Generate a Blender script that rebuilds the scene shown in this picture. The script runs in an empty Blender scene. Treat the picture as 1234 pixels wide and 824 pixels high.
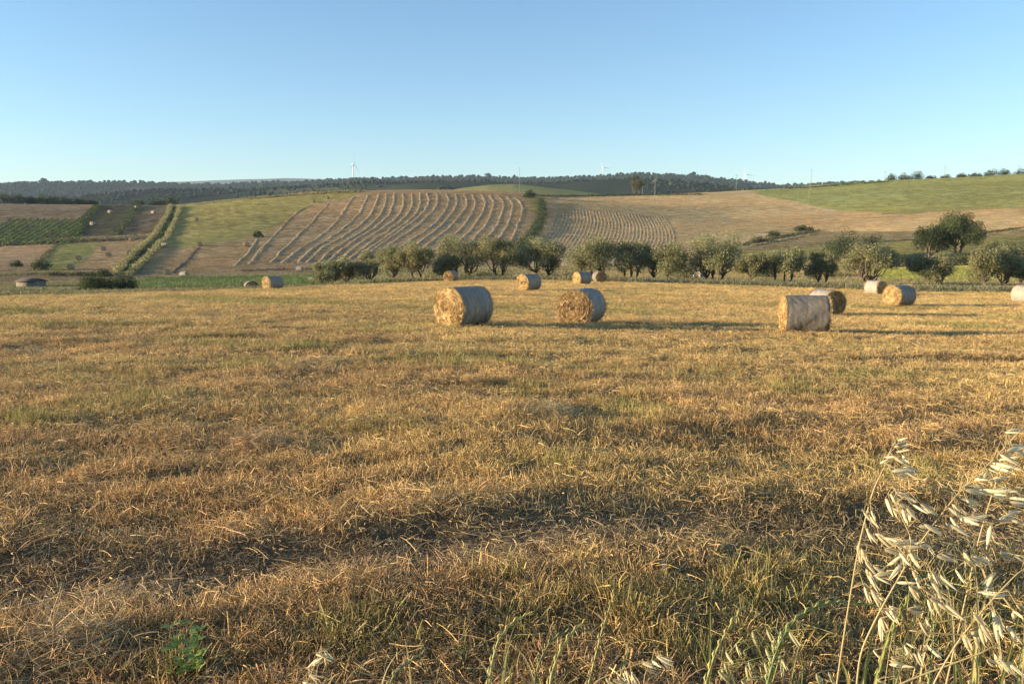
import bpy, math
import numpy as np
from mathutils import Vector, Matrix

rng = np.random.default_rng(11)
SC = bpy.context.scene
COL = SC.collection
R = math.radians

# ------------------------------------------------------------------ camera model
F, CX, CY, YH, CAMZ = 950.0, 617.0, 412.0, 285.0, 1.82
TH = math.atan((CY - YH) / F)
CT, ST = math.cos(TH), math.sin(TH)


def ray(u, v):
    a = (np.asarray(u, float) - CX) / F
    b = (CY - np.asarray(v, float)) / F
    d = CT + b * ST
    return a / d, (b * CT - ST) / d           # x per metre of Y, z per metre of Y


def at(u, v, Y):
    s, e = ray(u, v)
    return Vector((float(s * Y), float(Y), float(CAMZ + e * Y)))


def proj(x, y, z):
    z = z - CAMZ
    d = y * CT - z * ST
    d = np.where(np.abs(d) < 1e-3, 1e-3, d)
    return CX + F * x / d, CY - F * (y * ST + z * CT) / d


# ------------------------------------------------------------------ noise
def _hash(ix, iy, seed):
    h = (ix.astype(np.int64) * 374761393 + iy.astype(np.int64) * 668265263 + seed * 974634211) & 0x7FFFFFFF
    h = ((h ^ (h >> 13)) * 1274126177) & 0x7FFFFFFF
    h = (h ^ (h >> 16)) & 0xFFFF
    return h / 65535.0


def vnoise(x, y, seed=0):
    x = np.asarray(x, float); y = np.asarray(y, float)
    ix, iy = np.floor(x), np.floor(y)
    fx, fy = x - ix, y - iy
    fx = fx * fx * (3 - 2 * fx); fy = fy * fy * (3 - 2 * fy)
    a = _hash(ix, iy, seed); b = _hash(ix + 1, iy, seed)
    c = _hash(ix, iy + 1, seed); d = _hash(ix + 1, iy + 1, seed)
    return (a * (1 - fx) + b * fx) * (1 - fy) + (c * (1 - fx) + d * fx) * fy


def fbm(x, y, seed=0, octv=4, gain=0.5):
    t = 0.0; amp = 1.0; tot = 0.0
    for k in range(octv):
        t = t + amp * (vnoise(x * 2 ** k + 17.3 * k, y * 2 ** k - 9.1 * k, seed + k) - 0.5)
        tot += amp; amp *= gain
    return t / tot * 2          # about -1..1


def sstep(a, b, x):
    t = np.clip((np.asarray(x, float) - a) / (b - a), 0, 1)
    return t * t * (3 - 2 * t)


# ------------------------------------------------------------------ terrain
EDGE = [(-700, 366, 50), (-300, 362, 50), (0, 356.5, 52), (150, 353.5, 58), (300, 349.5, 72), (400, 345, 88), (550, 338.5, 94),
        (640, 338, 92), (800, 341.5, 88), (900, 345, 85), (1000, 348.5, 82), (1100, 352, 78), (1234, 353, 76), (1500, 354, 76), (2000, 356, 76)]
VALLEY = [(-700, 368, 85), (-300, 364, 85), (0, 357.5, 85), (150, 354.5, 95), (300, 350.5, 110), (400, 346, 118), (600, 337.5, 118),
          (800, 340, 110), (900, 343, 106), (1000, 345.5, 104), (1100, 346, 102), (1234, 345, 100), (1500, 345, 100), (2000, 345, 100)]
FOOT = [(-700, 350, 140), (-300, 349, 140), (0, 346, 140), (150, 342, 150), (300, 335, 170), (400, 332, 180), (600, 327, 190),
        (800, 327, 180), (900, 328, 165), (1000, 328, 155), (1100, 326, 148), (1234, 323, 145), (1500, 320, 145), (2000, 318, 145)]
MID = [(-700, 312, 260), (-300, 309, 260), (0, 303, 260), (150, 296, 262), (300, 284, 270), (450, 277.5, 280), (560, 277, 290), (625, 278.5, 290),
       (650, 279.5, 290), (700, 280.5, 290), (800, 279.5, 290), (900, 277.5, 290), (1000, 275.5, 282), (1100, 270, 272), (1234, 263, 262), (1500, 252, 260), (2000, 245, 260)]
CREST = [(-700, 250, 430), (-300, 249, 430), (0, 247, 440), (100, 247.5, 450), (215, 248, 450), (300, 240, 450), (400, 233, 450), (500, 230, 455),
         (600, 231.5, 455), (635, 234, 450), (660, 237.5, 450), (700, 238.5, 460), (800, 236, 500), (900, 231, 520), (960, 227.5, 520), (1080, 219.5, 520),
         (1234, 213.5, 505), (1500, 206, 500), (2000, 200, 500)]
SG = np.linspace(-1.6, 1.6, 641)


def _line(tab, smooth=5):
    t = np.array(tab, float)
    s, e = ray(t[:, 0], t[:, 1])
    Y = np.interp(SG, s, t[:, 2]); E = np.interp(SG, s, e)
    k = np.exp(-0.5 * (np.arange(-15, 16) / smooth) ** 2); k /= k.sum()
    Y = np.convolve(np.pad(Y, 15, mode='edge'), k, 'valid')
    E = np.convolve(np.pad(E, 15, mode='edge'), k, 'valid')
    return Y, CAMZ + E * Y


LN = [_line(t) for t in (EDGE, VALLEY, FOOT, MID)] + [_line(CREST, 3)]
_cY, _cZ = LN[-1]
LN.append((_cY + 150, _cZ - 10.0))
LN.append((_cY * 0 + 1300.0, _cZ * 0 - 6.0))
LN.append((_cY * 0 + 12000.0, _cZ * 0 - 20.0))


def near_plane(x, Y):
    t = np.where(x > 0, 0.55 * np.tanh(x / 14.0), 0.06 * np.tanh(x / 14.0))
    return CAMZ - 1.82 - 0.039 * Y - t + 0.42 * (1 - sstep(1.5, 2.7, Y))


def rut_line(x):               # the shallow wheel track that crosses the foreground
    return 5.2 + 0.225 * x + 0.18 * np.sin(x * 0.9 + 1.0) - 0.006 * x * x


def bumps(x, Y):
    d = np.hypot(x, Y)
    fade = 1 - sstep(20, 60, d)
    b = 0.085 * fbm(x * 0.40 + 5, Y * 0.62, 3, 3) + 0.06 * fbm(x * 1.2, Y * 1.6, 8, 3)
    b = b * (0.35 + 0.65 * fade)
    r = np.exp(-((Y - rut_line(x)) / 0.50) ** 2)
    r2 = np.exp(-((Y - rut_line(x) - 2.3) / 0.30) ** 2)
    b = b - r * (0.095 + 0.14 * fbm(x * 0.5, Y * 0.2, 21, 2)) - r2 * 0.05 - 0.09 * sstep(.15, .7, fbm(x * 0.28 + 2, Y * 0.75, 27, 2)) * fade
    b = b + 0.07 * np.exp(-((Y - rut_line(x) - 0.62) / 0.26) ** 2) * (0.5 + fbm(x * 0.6, 1.0, 23, 2))
    return b + 0.22 * fbm(x * 0.05, Y * 0.05, 31, 2) * sstep(14, 40, d) * (1 - sstep(60, 80, d))


def ground_z(x, Y, detail=True):
    x = np.asarray(x, float); Y = np.asarray(Y, float)
    x, Y = np.broadcast_arrays(x, Y)
    Ys = np.maximum(Y, 1.0)
    s = np.clip(x / Ys, -1.59, 1.59)
    nodes = [(np.full_like(s, 18.0), near_plane(s * 18, 18.0)), (np.full_like(s, 34.0), near_plane(s * 34, 34.0))]
    for (ly, lz) in LN:
        nodes.append((np.interp(s, SG, ly), np.interp(s, SG, lz)))
    NY = np.stack([n[0] for n in nodes]); NZ = np.stack([n[1] for n in nodes])
    H = np.diff(NY, axis=0); D = np.diff(NZ, axis=0) / H
    M = np.zeros_like(NZ)
    M[0] = D[0]; M[-1] = D[-1]
    a, b = D[:-1], D[1:]
    same = a * b > 0
    w1 = 2 * H[1:] + H[:-1]; w2 = H[1:] + 2 * H[:-1]
    with np.errstate(divide='ignore', invalid='ignore'):
        hm = (w1 + w2) / (w1 / a + w2 / b)
    M[1:-1] = np.where(same, hm, 0.0)
    out = NZ[0] + D[0] * (Ys - NY[0])
    for k in range(len(H)):
        t = np.clip((Ys - NY[k]) / H[k], 0, 1)
        h00 = 2 * t**3 - 3 * t**2 + 1; h10 = t**3 - 2 * t**2 + t
        h01 = -2 * t**3 + 3 * t**2; h11 = t**3 - t**2
        zz = h00 * NZ[k] + h10 * H[k] * M[k] + h01 * NZ[k + 1] + h11 * H[k] * M[k + 1]
        out = np.where(Ys >= NY[k], zz, out)
    w = sstep(24, 34, Y)
    z = near_plane(x, Y) * (1 - w) + out * w
    if detail:
        z = z + bumps(x, Y) * (1 - sstep(70, 100, Y))
        z = z + 0.9 * fbm(x * 0.02, Y * 0.02, 41, 3) * sstep(170, 260, Y) * (1 - sstep(520, 700, Y))
    return z


def edge_Y(s):
    return np.interp(np.clip(s, -1.59, 1.59), SG, LN[0][0])


def gpoint(x, Y):
    return Vector((float(x), float(Y), float(ground_z(x, Y))))


def ground_at(u, v, lo=2.5, hi=620, n=1400):
    s, e = ray(u, v)
    Y = np.geomspace(lo, hi, n)
    g = ground_z(s * Y, Y) - (CAMZ + e * Y)
    k = np.argmax(g > 0)
    if g[k] <= 0:
        k = int(np.argmax(g[Y > 90])) + int((Y <= 90).sum())
    return gpoint(s * Y[k], Y[k])


# ------------------------------------------------------------------ object helpers
def make_mesh(name, V, faces, col=None, smooth=False):
    V = np.asarray(V, np.float32).reshape(-1, 3)
    if not isinstance(faces, (list, tuple)):
        faces = [faces]
    faces = [np.asarray(f, np.int32) for f in faces if len(f)]
    me = bpy.data.meshes.new(name)
    me.vertices.add(len(V)); me.vertices.foreach_set('co', V.ravel())
    tot = sum(f.size for f in faces); nf = sum(len(f) for f in faces)
    me.loops.add(tot); me.polygons.add(nf)
    me.loops.foreach_set('vertex_index', np.concatenate([f.ravel() for f in faces]))
    sizes = np.concatenate([np.full(len(f), f.shape[1], np.int32) for f in faces])
    starts = np.concatenate([[0], np.cumsum(sizes)[:-1]]).astype(np.int32)
    me.polygons.foreach_set('loop_start', starts)
    if smooth:
        me.polygons.foreach_set('use_smooth', np.ones(nf, bool))
    if col is not None:
        c = np.asarray(col, np.float32)
        if c.ndim == 1:
            c = np.tile(c, (len(V), 1))
        c4 = np.ones((len(V), 4), np.float32); c4[:, :3] = c[:, :3]
        at_ = me.color_attributes.new('Col', 'FLOAT_COLOR', 'POINT')
        at_.data.foreach_set('color', c4.ravel())
    me.update(calc_edges=True)
    return me


def obj(name, me, mat=None, parent=None, loc=None):
    o = bpy.data.objects.new(name, me); COL.objects.link(o)
    if mat is not None:
        me.materials.clear(); me.materials.append(mat)
    if parent is not None:
        o.parent = parent
    if loc is not None:
        o.location = loc
    return o


def tag(o, label=None, cat=None, group=None, kind=None):
    if label: o['label'] = label
    if cat: o['category'] = cat
    if group: o['group'] = group
    if kind: o['kind'] = kind
    return o


def empty(name, loc, label=None, cat=None, group=None, rz=0.0):
    o = bpy.data.objects.new(name, None); COL.objects.link(o)
    o.location = loc; o.rotation_euler = (0, 0, rz); o.empty_display_size = 0.2
    return tag(o, label, cat, group)


class MB:
    """collects shapes into one mesh"""
    def __init__(s):
        s.v = []; s.q = []; s.t = []; s.c = []; s.n = 0

    def add(s, V, q=None, t=None, col=(1, 1, 1)):
        V = np.asarray(V, float).reshape(-1, 3)
        if q is not None and len(q): s.q.append(np.asarray(q, int) + s.n)
        if t is not None and len(t): s.t.append(np.asarray(t, int) + s.n)
        c = np.asarray(col, float)
        if c.ndim == 1: c = np.tile(c, (len(V), 1))
        s.v.append(V); s.c.append(c); s.n += len(V)
        return s

    def tube(s, pts, rad, sides=6, col=(1, 1, 1), cap=True):
        P = np.asarray([tuple(p) for p in pts], float); n = len(P)
        rad = np.broadcast_to(np.asarray(rad, float), (n,))
        T = np.gradient(P, axis=0); T /= np.linalg.norm(T, axis=1, keepdims=True) + 1e-12
        ref = np.array([0, 0, 1.0]) if abs(T[:, 2]).mean() < 0.8 else np.array([1.0, 0, 0])
        A = np.cross(T, ref); A /= np.linalg.norm(A, axis=1, keepdims=True) + 1e-12
        B = np.cross(T, A)
        th = np.linspace(0, 2 * np.pi, sides, endpoint=False)
        V = P[:, None] + rad[:, None, None] * (np.cos(th)[None, :, None] * A[:, None] + np.sin(th)[None, :, None] * B[:, None])
        i = np.arange(n - 1)[:, None] * sides; j = np.arange(sides)[None]; k = (j + 1) % sides
        q = np.stack([i + j, i + k, i + k + sides, i + j + sides], -1).reshape(-1, 4)
        V = V.reshape(-1, 3); t = None
        if cap:
            V = np.vstack([V, P[:1], P[-1:]])
            jj = np.arange(sides); kk = (jj + 1) % sides; e = (n - 1) * sides
            t = np.vstack([np.stack([kk, jj, np.full(sides, n * sides)], -1), np.stack([e + jj, e + kk, np.full(sides, n * sides + 1)], -1)])
        return s.add(V, q, t, col)

    def box(s, c, size, col=(1, 1, 1), rz=0.0):
        x, y, z = [k / 2 for k in size]
        V = np.array([(-x, -y, -z), (x, -y, -z), (x, y, -z), (-x, y, -z), (-x, -y, z), (x, -y, z), (x, y, z), (-x, y, z)])
        ca, sa = math.cos(rz), math.sin(rz)
        V = V @ np.array([[ca, sa, 0], [-sa, ca, 0], [0, 0, 1]]) + np.asarray(c, float)
        return s.add(V, [(0, 3, 2, 1), (4, 5, 6, 7), (0, 1, 5, 4), (1, 2, 6, 5), (2, 3, 7, 6), (3, 0, 4, 7)], None, col)

    def mesh(s, name, smooth=False):
        f = []
        if s.q: f.append(np.vstack(s.q))
        if s.t: f.append(np.vstack(s.t))
        return make_mesh(name, np.vstack(s.v), f, np.vstack(s.c), smooth)

    def build(s, name, mat, parent=None, smooth=False, loc=None):
        return obj(name, s.mesh(name, smooth), mat, parent, loc)


def leaves(C, size, aspect=0.5, up=0.0, rg=rng, out=None):
    """n separate leaf quads centred on C"""
    n = len(C); size = np.broadcast_to(np.asarray(size, float), (n,))
    d = rg.normal(size=(n, 3)); d[:, 2] += up
    if out is not None: d = d + out
    d /= np.linalg.norm(d, axis=1, keepdims=True) + 1e-9
    e = rg.normal(size=(n, 3)); e -= (e * d).sum(1, keepdims=True) * d
    e /= np.linalg.norm(e, axis=1, keepdims=True) + 1e-9
    L = d * size[:, None] * 0.5; Wd = e * (size * aspect)[:, None] * 0.5
    V = np.stack([C - L, C + Wd, C + L, C - Wd], 1).reshape(-1, 3)
    q = np.arange(4 * n).reshape(-1, 4)
    return V, q


# ------------------------------------------------------------------ materials
def nodes_of(name):
    m = bpy.data.materials.new(name); m.use_nodes = True
    nt = m.node_tree; nt.nodes.clear()
    return m, nt, nt.nodes.new('ShaderNodeOutputMaterial')


def mat_plain(name, col, rough=0.7, metal=0.0, noise=0.0, nscale=8.0, bump=0.0):
    m, nt, out = nodes_of(name)
    b = nt.nodes.new('ShaderNodeBsdfPrincipled')
    b.inputs['Roughness'].default_value = rough; b.inputs['Metallic'].default_value = metal
    b.inputs['Base Color'].default_value = (*col, 1)
    if noise or bump:
        tc = nt.nodes.new('ShaderNodeTexCoord'); n = nt.nodes.new('ShaderNodeTexNoise')
        n.inputs['Scale'].default_value = nscale; n.inputs['Detail'].default_value = 6
        nt.links.new(tc.outputs['Object'], n.inputs['Vector'])
        mx = nt.nodes.new('ShaderNodeMix'); mx.data_type = 'RGBA'
        mx.inputs[6].default_value = (*[c * (1 - noise) for c in col], 1)
        mx.inputs[7].default_value = (*[min(1, c * (1 + noise)) for c in col], 1)
        nt.links.new(n.outputs['Fac'], mx.inputs[0]); nt.links.new(mx.outputs[2], b.inputs['Base Color'])
        if bump:
            bp = nt.nodes.new('ShaderNodeBump'); bp.inputs['Strength'].default_value = bump; bp.inputs['Distance'].default_value = 0.02
            nt.links.new(n.outputs['Fac'], bp.inputs['Height']); nt.links.new(bp.outputs[0], b.inputs['Normal'])
    nt.links.new(b.outputs[0], out.inputs[0])
    return m


def mat_vc(name, rough=0.8, trans=0.0, noise=(), bump=0.0, bdist=0.05, spec=0.3, inst=False):
    """vertex colour x world-space noises; noise = ((scale, amount), ...)"""
    m, nt, out = nodes_of(name)
    L = nt.links.new
    a = nt.nodes.new('ShaderNodeAttribute'); a.attribute_name = 'Col'
    c = a.outputs['Color']
    if inst:
        ai = nt.nodes.new('ShaderNodeAttribute'); ai.attribute_type = 'INSTANCER'; ai.attribute_name = 'tint'
        mu = nt.nodes.new('ShaderNodeMix'); mu.data_type = 'RGBA'; mu.blend_type = 'MULTIPLY'; mu.inputs[0].default_value = 1
        L(c, mu.inputs[6]); L(ai.outputs['Color'], mu.inputs[7]); c = mu.outputs[2]
    hsum = None
    if noise:
        geo = nt.nodes.new('ShaderNodeNewGeometry')
        for sc, am in noise:
            n = nt.nodes.new('ShaderNodeTexNoise'); n.inputs['Scale'].default_value = sc; n.inputs['Detail'].default_value = 5
            n.inputs['Roughness'].default_value = 0.65
            L(geo.outputs['Position'], n.inputs['Vector'])
            mr = nt.nodes.new('ShaderNodeMapRange'); mr.inputs[1].default_value = 0.25; mr.inputs[2].default_value = 0.75
            mr.inputs[3].default_value = 1 - am; mr.inputs[4].default_value = 1 + am
            L(n.outputs['Fac'], mr.inputs[0])
            vm = nt.nodes.new('ShaderNodeVectorMath'); vm.operation = 'SCALE'
            L(c, vm.inputs[0]); L(mr.outputs[0], vm.inputs['Scale']); c = vm.outputs[0]
            hsum = n.outputs['Fac']
    b = nt.nodes.new('ShaderNodeBsdfPrincipled'); b.inputs['Roughness'].default_value = rough
    b.inputs['Specular IOR Level'].default_value = spec
    L(c, b.inputs['Base Color'])
    if bump and hsum is not None:
        bp = nt.nodes.new('ShaderNodeBump'); bp.inputs['Strength'].default_value = bump; bp.inputs['Distance'].default_value = bdist
        L(hsum, bp.inputs['Height']); L(bp.outputs[0], b.inputs['Normal'])
    sh = b.outputs[0]
    if trans:
        t = nt.nodes.new('ShaderNodeBsdfTranslucent'); L(c, t.inputs['Color'])
        mx = nt.nodes.new('ShaderNodeMixShader'); mx.inputs[0].default_value = trans
        L(sh, mx.inputs[1]); L(t.outputs[0], mx.inputs[2]); sh = mx.outputs[0]
    L(sh, out.inputs[0])
    return m


M_FIELD = mat_vc('stubble_ground', 0.95, 0, ((0.9, 0.18), (9.0, 0.3), (55.0, 0.35)), 0.8, 0.05, 0.1)
M_HILL = mat_vc('hill_ground', 0.95, 0, ((0.05, 0.18), (0.4, 0.26), (2.2, 0.3)), 0.7, 0.35, 0.05)
M_FAR = mat_vc('far_ground', 0.95, 0, ((0.01, 0.2), (0.06, 0.25)), 0, 1, 0.0)
M_GRASS = mat_vc('dry_grass', 0.6, 0.22, (), 0, 0, 0.35, True)
M_LEAF = mat_vc('foliage', 0.6, 0.42, ((0.8, 0.16),), 0, 0, 0.3)
M_FARLEAF = mat_vc('far_foliage', 0.9, 0.0, ((0.05, 0.25),), 0, 0, 0.1)
M_BARK = mat_vc('bark', 0.9, 0, ((9.0, 0.3),), 0.6, 0.03, 0.2)
M_HAY = mat_vc('hay', 0.8, 0.08, ((0.6, 0.15), (4.0, 0.25)), 0.9, 0.12, 0.15)
M_STRAW = mat_vc('straw', 0.55, 0.15, ((30.0, 0.2),), 0, 0, 0.4)
M_OAT = mat_vc('oat_husk', 0.42, 0.38, (), 0, 0, 0.5)
M_WHITE = mat_plain('white_paint', (0.8, 0.8, 0.8), 0.4, 0, 0.04, 2)
M_POLE = mat_plain('weathered_pole', (0.27, 0.24, 0.2), 0.85, 0, 0.15, 6)
M_CER = mat_plain('porcelain', (0.75, 0.75, 0.72), 0.3)
M_STONE = mat_plain('rubble_stone', (0.2, 0.165, 0.125), 0.95, 0, 0.5, 4, 1.0)
M_TILE = mat_plain('old_roof', (0.085, 0.06, 0.045), 0.9, 0, 0.4, 5, 0.6)
M_DARK = mat_plain('door_wood', (0.07, 0.05, 0.04), 0.9, 0, 0.3, 5)


# ------------------------------------------------------------------ ground sheets
def inside(poly, u, v):
    P = np.asarray(poly, float); res = np.zeros(u.shape, bool)
    j = len(P) - 1
    for i in range(len(P)):
        xi, yi = P[i]; xj, yj = P[j]
        c = ((yi > v) != (yj > v)) & (u < (xj - xi) * (v - yi) / (yj - yi + 1e-12) + xi)
        res ^= c; j = i
    return res


FIELDS = [  # (outline in the photograph's pixels, colour): the crop of each parcel, with shade painted into two left ones
    ([(-2000, 335), (-2000, 400), (3000, 400), (3000, 330), (900, 333), (600, 331), (420, 334), (165, 340)], (.17, .155, .06)),
    ([(-2000, 200), (-2000, 300), (0, 298), (75, 291), (190, 289), (216, 249), (216, 230)], (.25, .19, .12)),
    ([(-2000, 240), (-2000, 264), (88, 264), (98, 262), (120, 247)], (.25, .195, .125)),
    ([(-2000, 262), (0, 262), (88, 264), (97, 264), (85, 294), (0, 297), (-2000, 300)], (.21, .16, .10)),
    ([(98, 263), (120, 245), (166, 246), (141, 284), (92, 285)], (.105, .10, .055)),  # olive parcel, its colour darkened to stand in for shade from the left
    ([(166, 246), (204, 246), (202, 262), (188, 284), (141, 284)], (.19, .155, .095)),  # brown parcel, same shade put into its colour
    ([(-2000, 296), (0, 296), (68, 293), (48, 320), (0, 326), (-2000, 330)], (.38, .275, .16)),
    ([(68, 293), (125, 292), (100, 318), (85, 328), (40, 326)], (.26, .25, .09)),
    ([(125, 292), (182, 288), (158, 310), (140, 332), (85, 328), (100, 318)], (.37, .275, .15)),
    ([(-2000, 330), (0, 328), (130, 331), (130, 341), (0, 347), (-2000, 350)], (.30, .22, .11)),
    # green hay meadow on the left shoulder and the brown slope under it
    ([(216, 244), (300, 236), (435, 228), (430, 236), (378, 248), (340, 272), (310, 283), (225, 300), (200, 298), (212, 270)], (.32, .285, .11)),
    ([(200, 298), (225, 300), (310, 283), (345, 268), (318, 300), (296, 332), (165, 334), (185, 308)], (.36, .27, .145)),
    # windrow field
    ([(296, 334), (318, 300), (352, 262), (378, 248), (430, 236), (435, 226), (635, 226), (645, 250), (640, 272), (622, 295), (600, 345), (296, 336)], (.36, .268, .15)),
    ([(632, 236), (655, 238), (657, 262), (648, 283), (630, 305), (600, 330), (612, 303), (632, 285), (644, 262)], (.30, .255, .11)),
    # field right of the hedge
    ([(655, 232), (760, 228), (760, 260), (870, 300), (880, 332), (610, 332), (648, 284)], (.41, .315, .17)),
    ([(690, 262), (800, 262), (940, 280), (960, 300), (880, 332), (780, 332), (760, 290)], (.41, .32, .172)),
    ([(700, 244), (760, 242), (960, 272), (1010, 280), (1000, 290), (860, 272), (760, 258)], (.41, .32, .17)),
    ([(720, 226), (900, 224), (1000, 245), (1070, 259), (1234, 251), (2600, 250), (2600, 276), (1234, 276), (1000, 279), (900, 265), (760, 243)], (.46, .345, .18)),
    ([(905, 231), (960, 220), (1080, 212), (1234, 200), (2600, 190), (2600, 250), (1234, 250), (1070, 258), (1010, 254), (940, 240)], (.29, .285, .105)),
    ([(940, 280), (1234, 276), (2600, 276), (2600, 290), (1234, 284), (1000, 296), (880, 305)], (.25, .20, .105)),
    ([(880, 305), (1000, 296), (1234, 284), (2600, 290), (2600, 302), (1234, 300), (1000, 312), (880, 325)], (.24, .225, .085)),
    ([(1040, 322), (1234, 318), (2600, 316), (2600, 338), (1234, 337), (1020, 339)], (.36, .36, .085)),
    ([(900, 320), (1040, 321), (1030, 333), (900, 334)], (.38, .28, .13)),
    ([(560, 321), (900, 321), (900, 334), (560, 333)], (.33, .26, .12)),
]


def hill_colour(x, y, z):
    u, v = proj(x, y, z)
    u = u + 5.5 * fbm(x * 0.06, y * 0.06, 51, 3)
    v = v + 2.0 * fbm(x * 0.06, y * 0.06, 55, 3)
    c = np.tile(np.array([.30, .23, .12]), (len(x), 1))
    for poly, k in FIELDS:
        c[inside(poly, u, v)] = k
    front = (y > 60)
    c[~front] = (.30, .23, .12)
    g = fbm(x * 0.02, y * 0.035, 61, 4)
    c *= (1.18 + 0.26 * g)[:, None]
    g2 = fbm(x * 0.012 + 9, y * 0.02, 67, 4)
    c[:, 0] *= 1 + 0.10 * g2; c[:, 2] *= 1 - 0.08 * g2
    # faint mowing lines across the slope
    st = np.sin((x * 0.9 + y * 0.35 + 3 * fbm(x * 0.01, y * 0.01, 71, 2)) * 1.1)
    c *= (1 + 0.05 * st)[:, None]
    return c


GREENS = [(50, 505, 60, 14), (165, 482, 60, 12), (470, 395, 70, 7), (505, 432, 60, 12), (752, 492, 45, 16), (870, 452, 50, 10), (100, 455, 80, 10),
          (640, 470, 40, 10), (960, 470, 60, 12), (560, 372, 80, 6), (430, 520, 60, 12), (1050, 455, 70, 9), (700, 740, 100, 40), (900, 750, 140, 60), (1150, 750, 90, 60),
          (420, 770, 90, 30), (240, 790, 40, 30), (1090, 570, 50, 14), (650, 560, 60, 14), (280, 440, 70, 8)]


def green_amount(x, y, z):
    u, v = proj(x, y, z)
    g = np.zeros(len(x))
    for cu, cv, ru, rv in GREENS:
        g = np.maximum(g, np.exp(-(((u - cu) / ru) ** 2 + ((v - cv) / rv) ** 2)))
    g = g * (0.55 + 0.45 * fbm(x * 1.1, y * 1.1, 77, 3))
    bg = sstep(0.12, 0.62, fbm(x * 0.16 + 3, y * 0.34, 79, 4)) * 0.72
    bg = np.where(v < 480, bg * 1.0, bg)
    return np.clip(np.maximum(g, bg), 0, 1)


def rut_amount(x, y):
    r = np.exp(-((y - rut_line(x)) / 0.55) ** 2)
    return r * np.clip(0.75 + 0.5 * fbm(x * 0.8, y * 0.8, 83, 3), 0, 1)


def field_tint(x, y, z):
    """colour of the mown growth at each point"""
    a = fbm(x * 0.22, y * 0.55, 91, 4); b = fbm(x * 0.5 + 40, y * 0.9, 95, 3)
    gold = np.array([.70, .485, .185]); red = np.array([.62, .395, .165]); grey = np.array([.44, .36, .25]); green = np.array([.34, .30, .09])
    w = sstep(-0.5, 0.3, a)[:, None]
    c = gold * (1 - w) + red * w
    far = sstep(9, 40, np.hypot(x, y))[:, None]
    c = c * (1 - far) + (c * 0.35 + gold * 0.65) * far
    k = rut_amount(x, y)[:, None] * 0.8
    c = c * (1 - k) + grey * 0.75 * k  # grey litter, dimmed so the track's shade is partly in the colour
    g = green_amount(x, y, z)[:, None]
    c = c * (1 - g * 0.85) + green * g * 0.85
    return c * (1 + 0.28 * b)[:, None]


NQ = 1000
Q = np.linspace(-1.35, 1.35, NQ)
# Y of the field's far edge along each column x = q (Y + 8)
YE = np.full(NQ, 80.0)
for _ in range(12):
    YE = edge_Y(Q * (YE + 8) / YE)
NR = 300
tt = np.linspace(0, 1, NR)[:, None]
Yn = -6 + (YE[None] + 6) * (0.12 * tt + 0.88 * tt ** 2.6)
Xn = Q[None] * (Yn + 8)


def sheet_faces(nr, nq):
    i = np.arange(nr - 1)[:, None] * nq; j = np.arange(nq - 1)[None]
    return np.stack([i + j, i + j + 1, i + j + 1 + nq, i + j + nq], -1).reshape(-1, 4)


Zn = ground_z(Xn, Yn)
xf, yf, zf = Xn.ravel(), Yn.ravel(), Zn.ravel()
cf = field_tint(xf, yf, zf)
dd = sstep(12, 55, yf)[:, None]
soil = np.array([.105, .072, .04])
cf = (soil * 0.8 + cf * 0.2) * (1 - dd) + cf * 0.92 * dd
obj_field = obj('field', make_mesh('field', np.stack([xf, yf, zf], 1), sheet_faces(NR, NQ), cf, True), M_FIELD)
tag(obj_field, kind='structure')

t2 = np.linspace(0, 1, 420)[:, None]
ce = np.interp(np.clip(Q, -1.59, 1.59), SG, LN[4][0]) + 30
Yh = YE[None] + (ce - YE)[None] * (0.45 * t2 + 0.55 * t2 ** 1.7)
t3 = (np.linspace(0, 1, 46)[1:, None]) ** 3
Yh = np.vstack([Yh, ce[None] + (11500 - ce)[None] * t3])
Xh = Q[None] * (Yh + 8)
Zh = ground_z(Xh, Yh)
xh, yh, zh = Xh.ravel(), Yh.ravel(), Zh.ravel()
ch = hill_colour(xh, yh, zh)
fr = (yh > 640)
ch[fr] = np.array([.10, .10, .05])
tag(obj('hillside', make_mesh('hillside', np.stack([xh, yh, zh], 1), sheet_faces(Yh.shape[0], NQ), ch, True), M_HILL), kind='structure')

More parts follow.
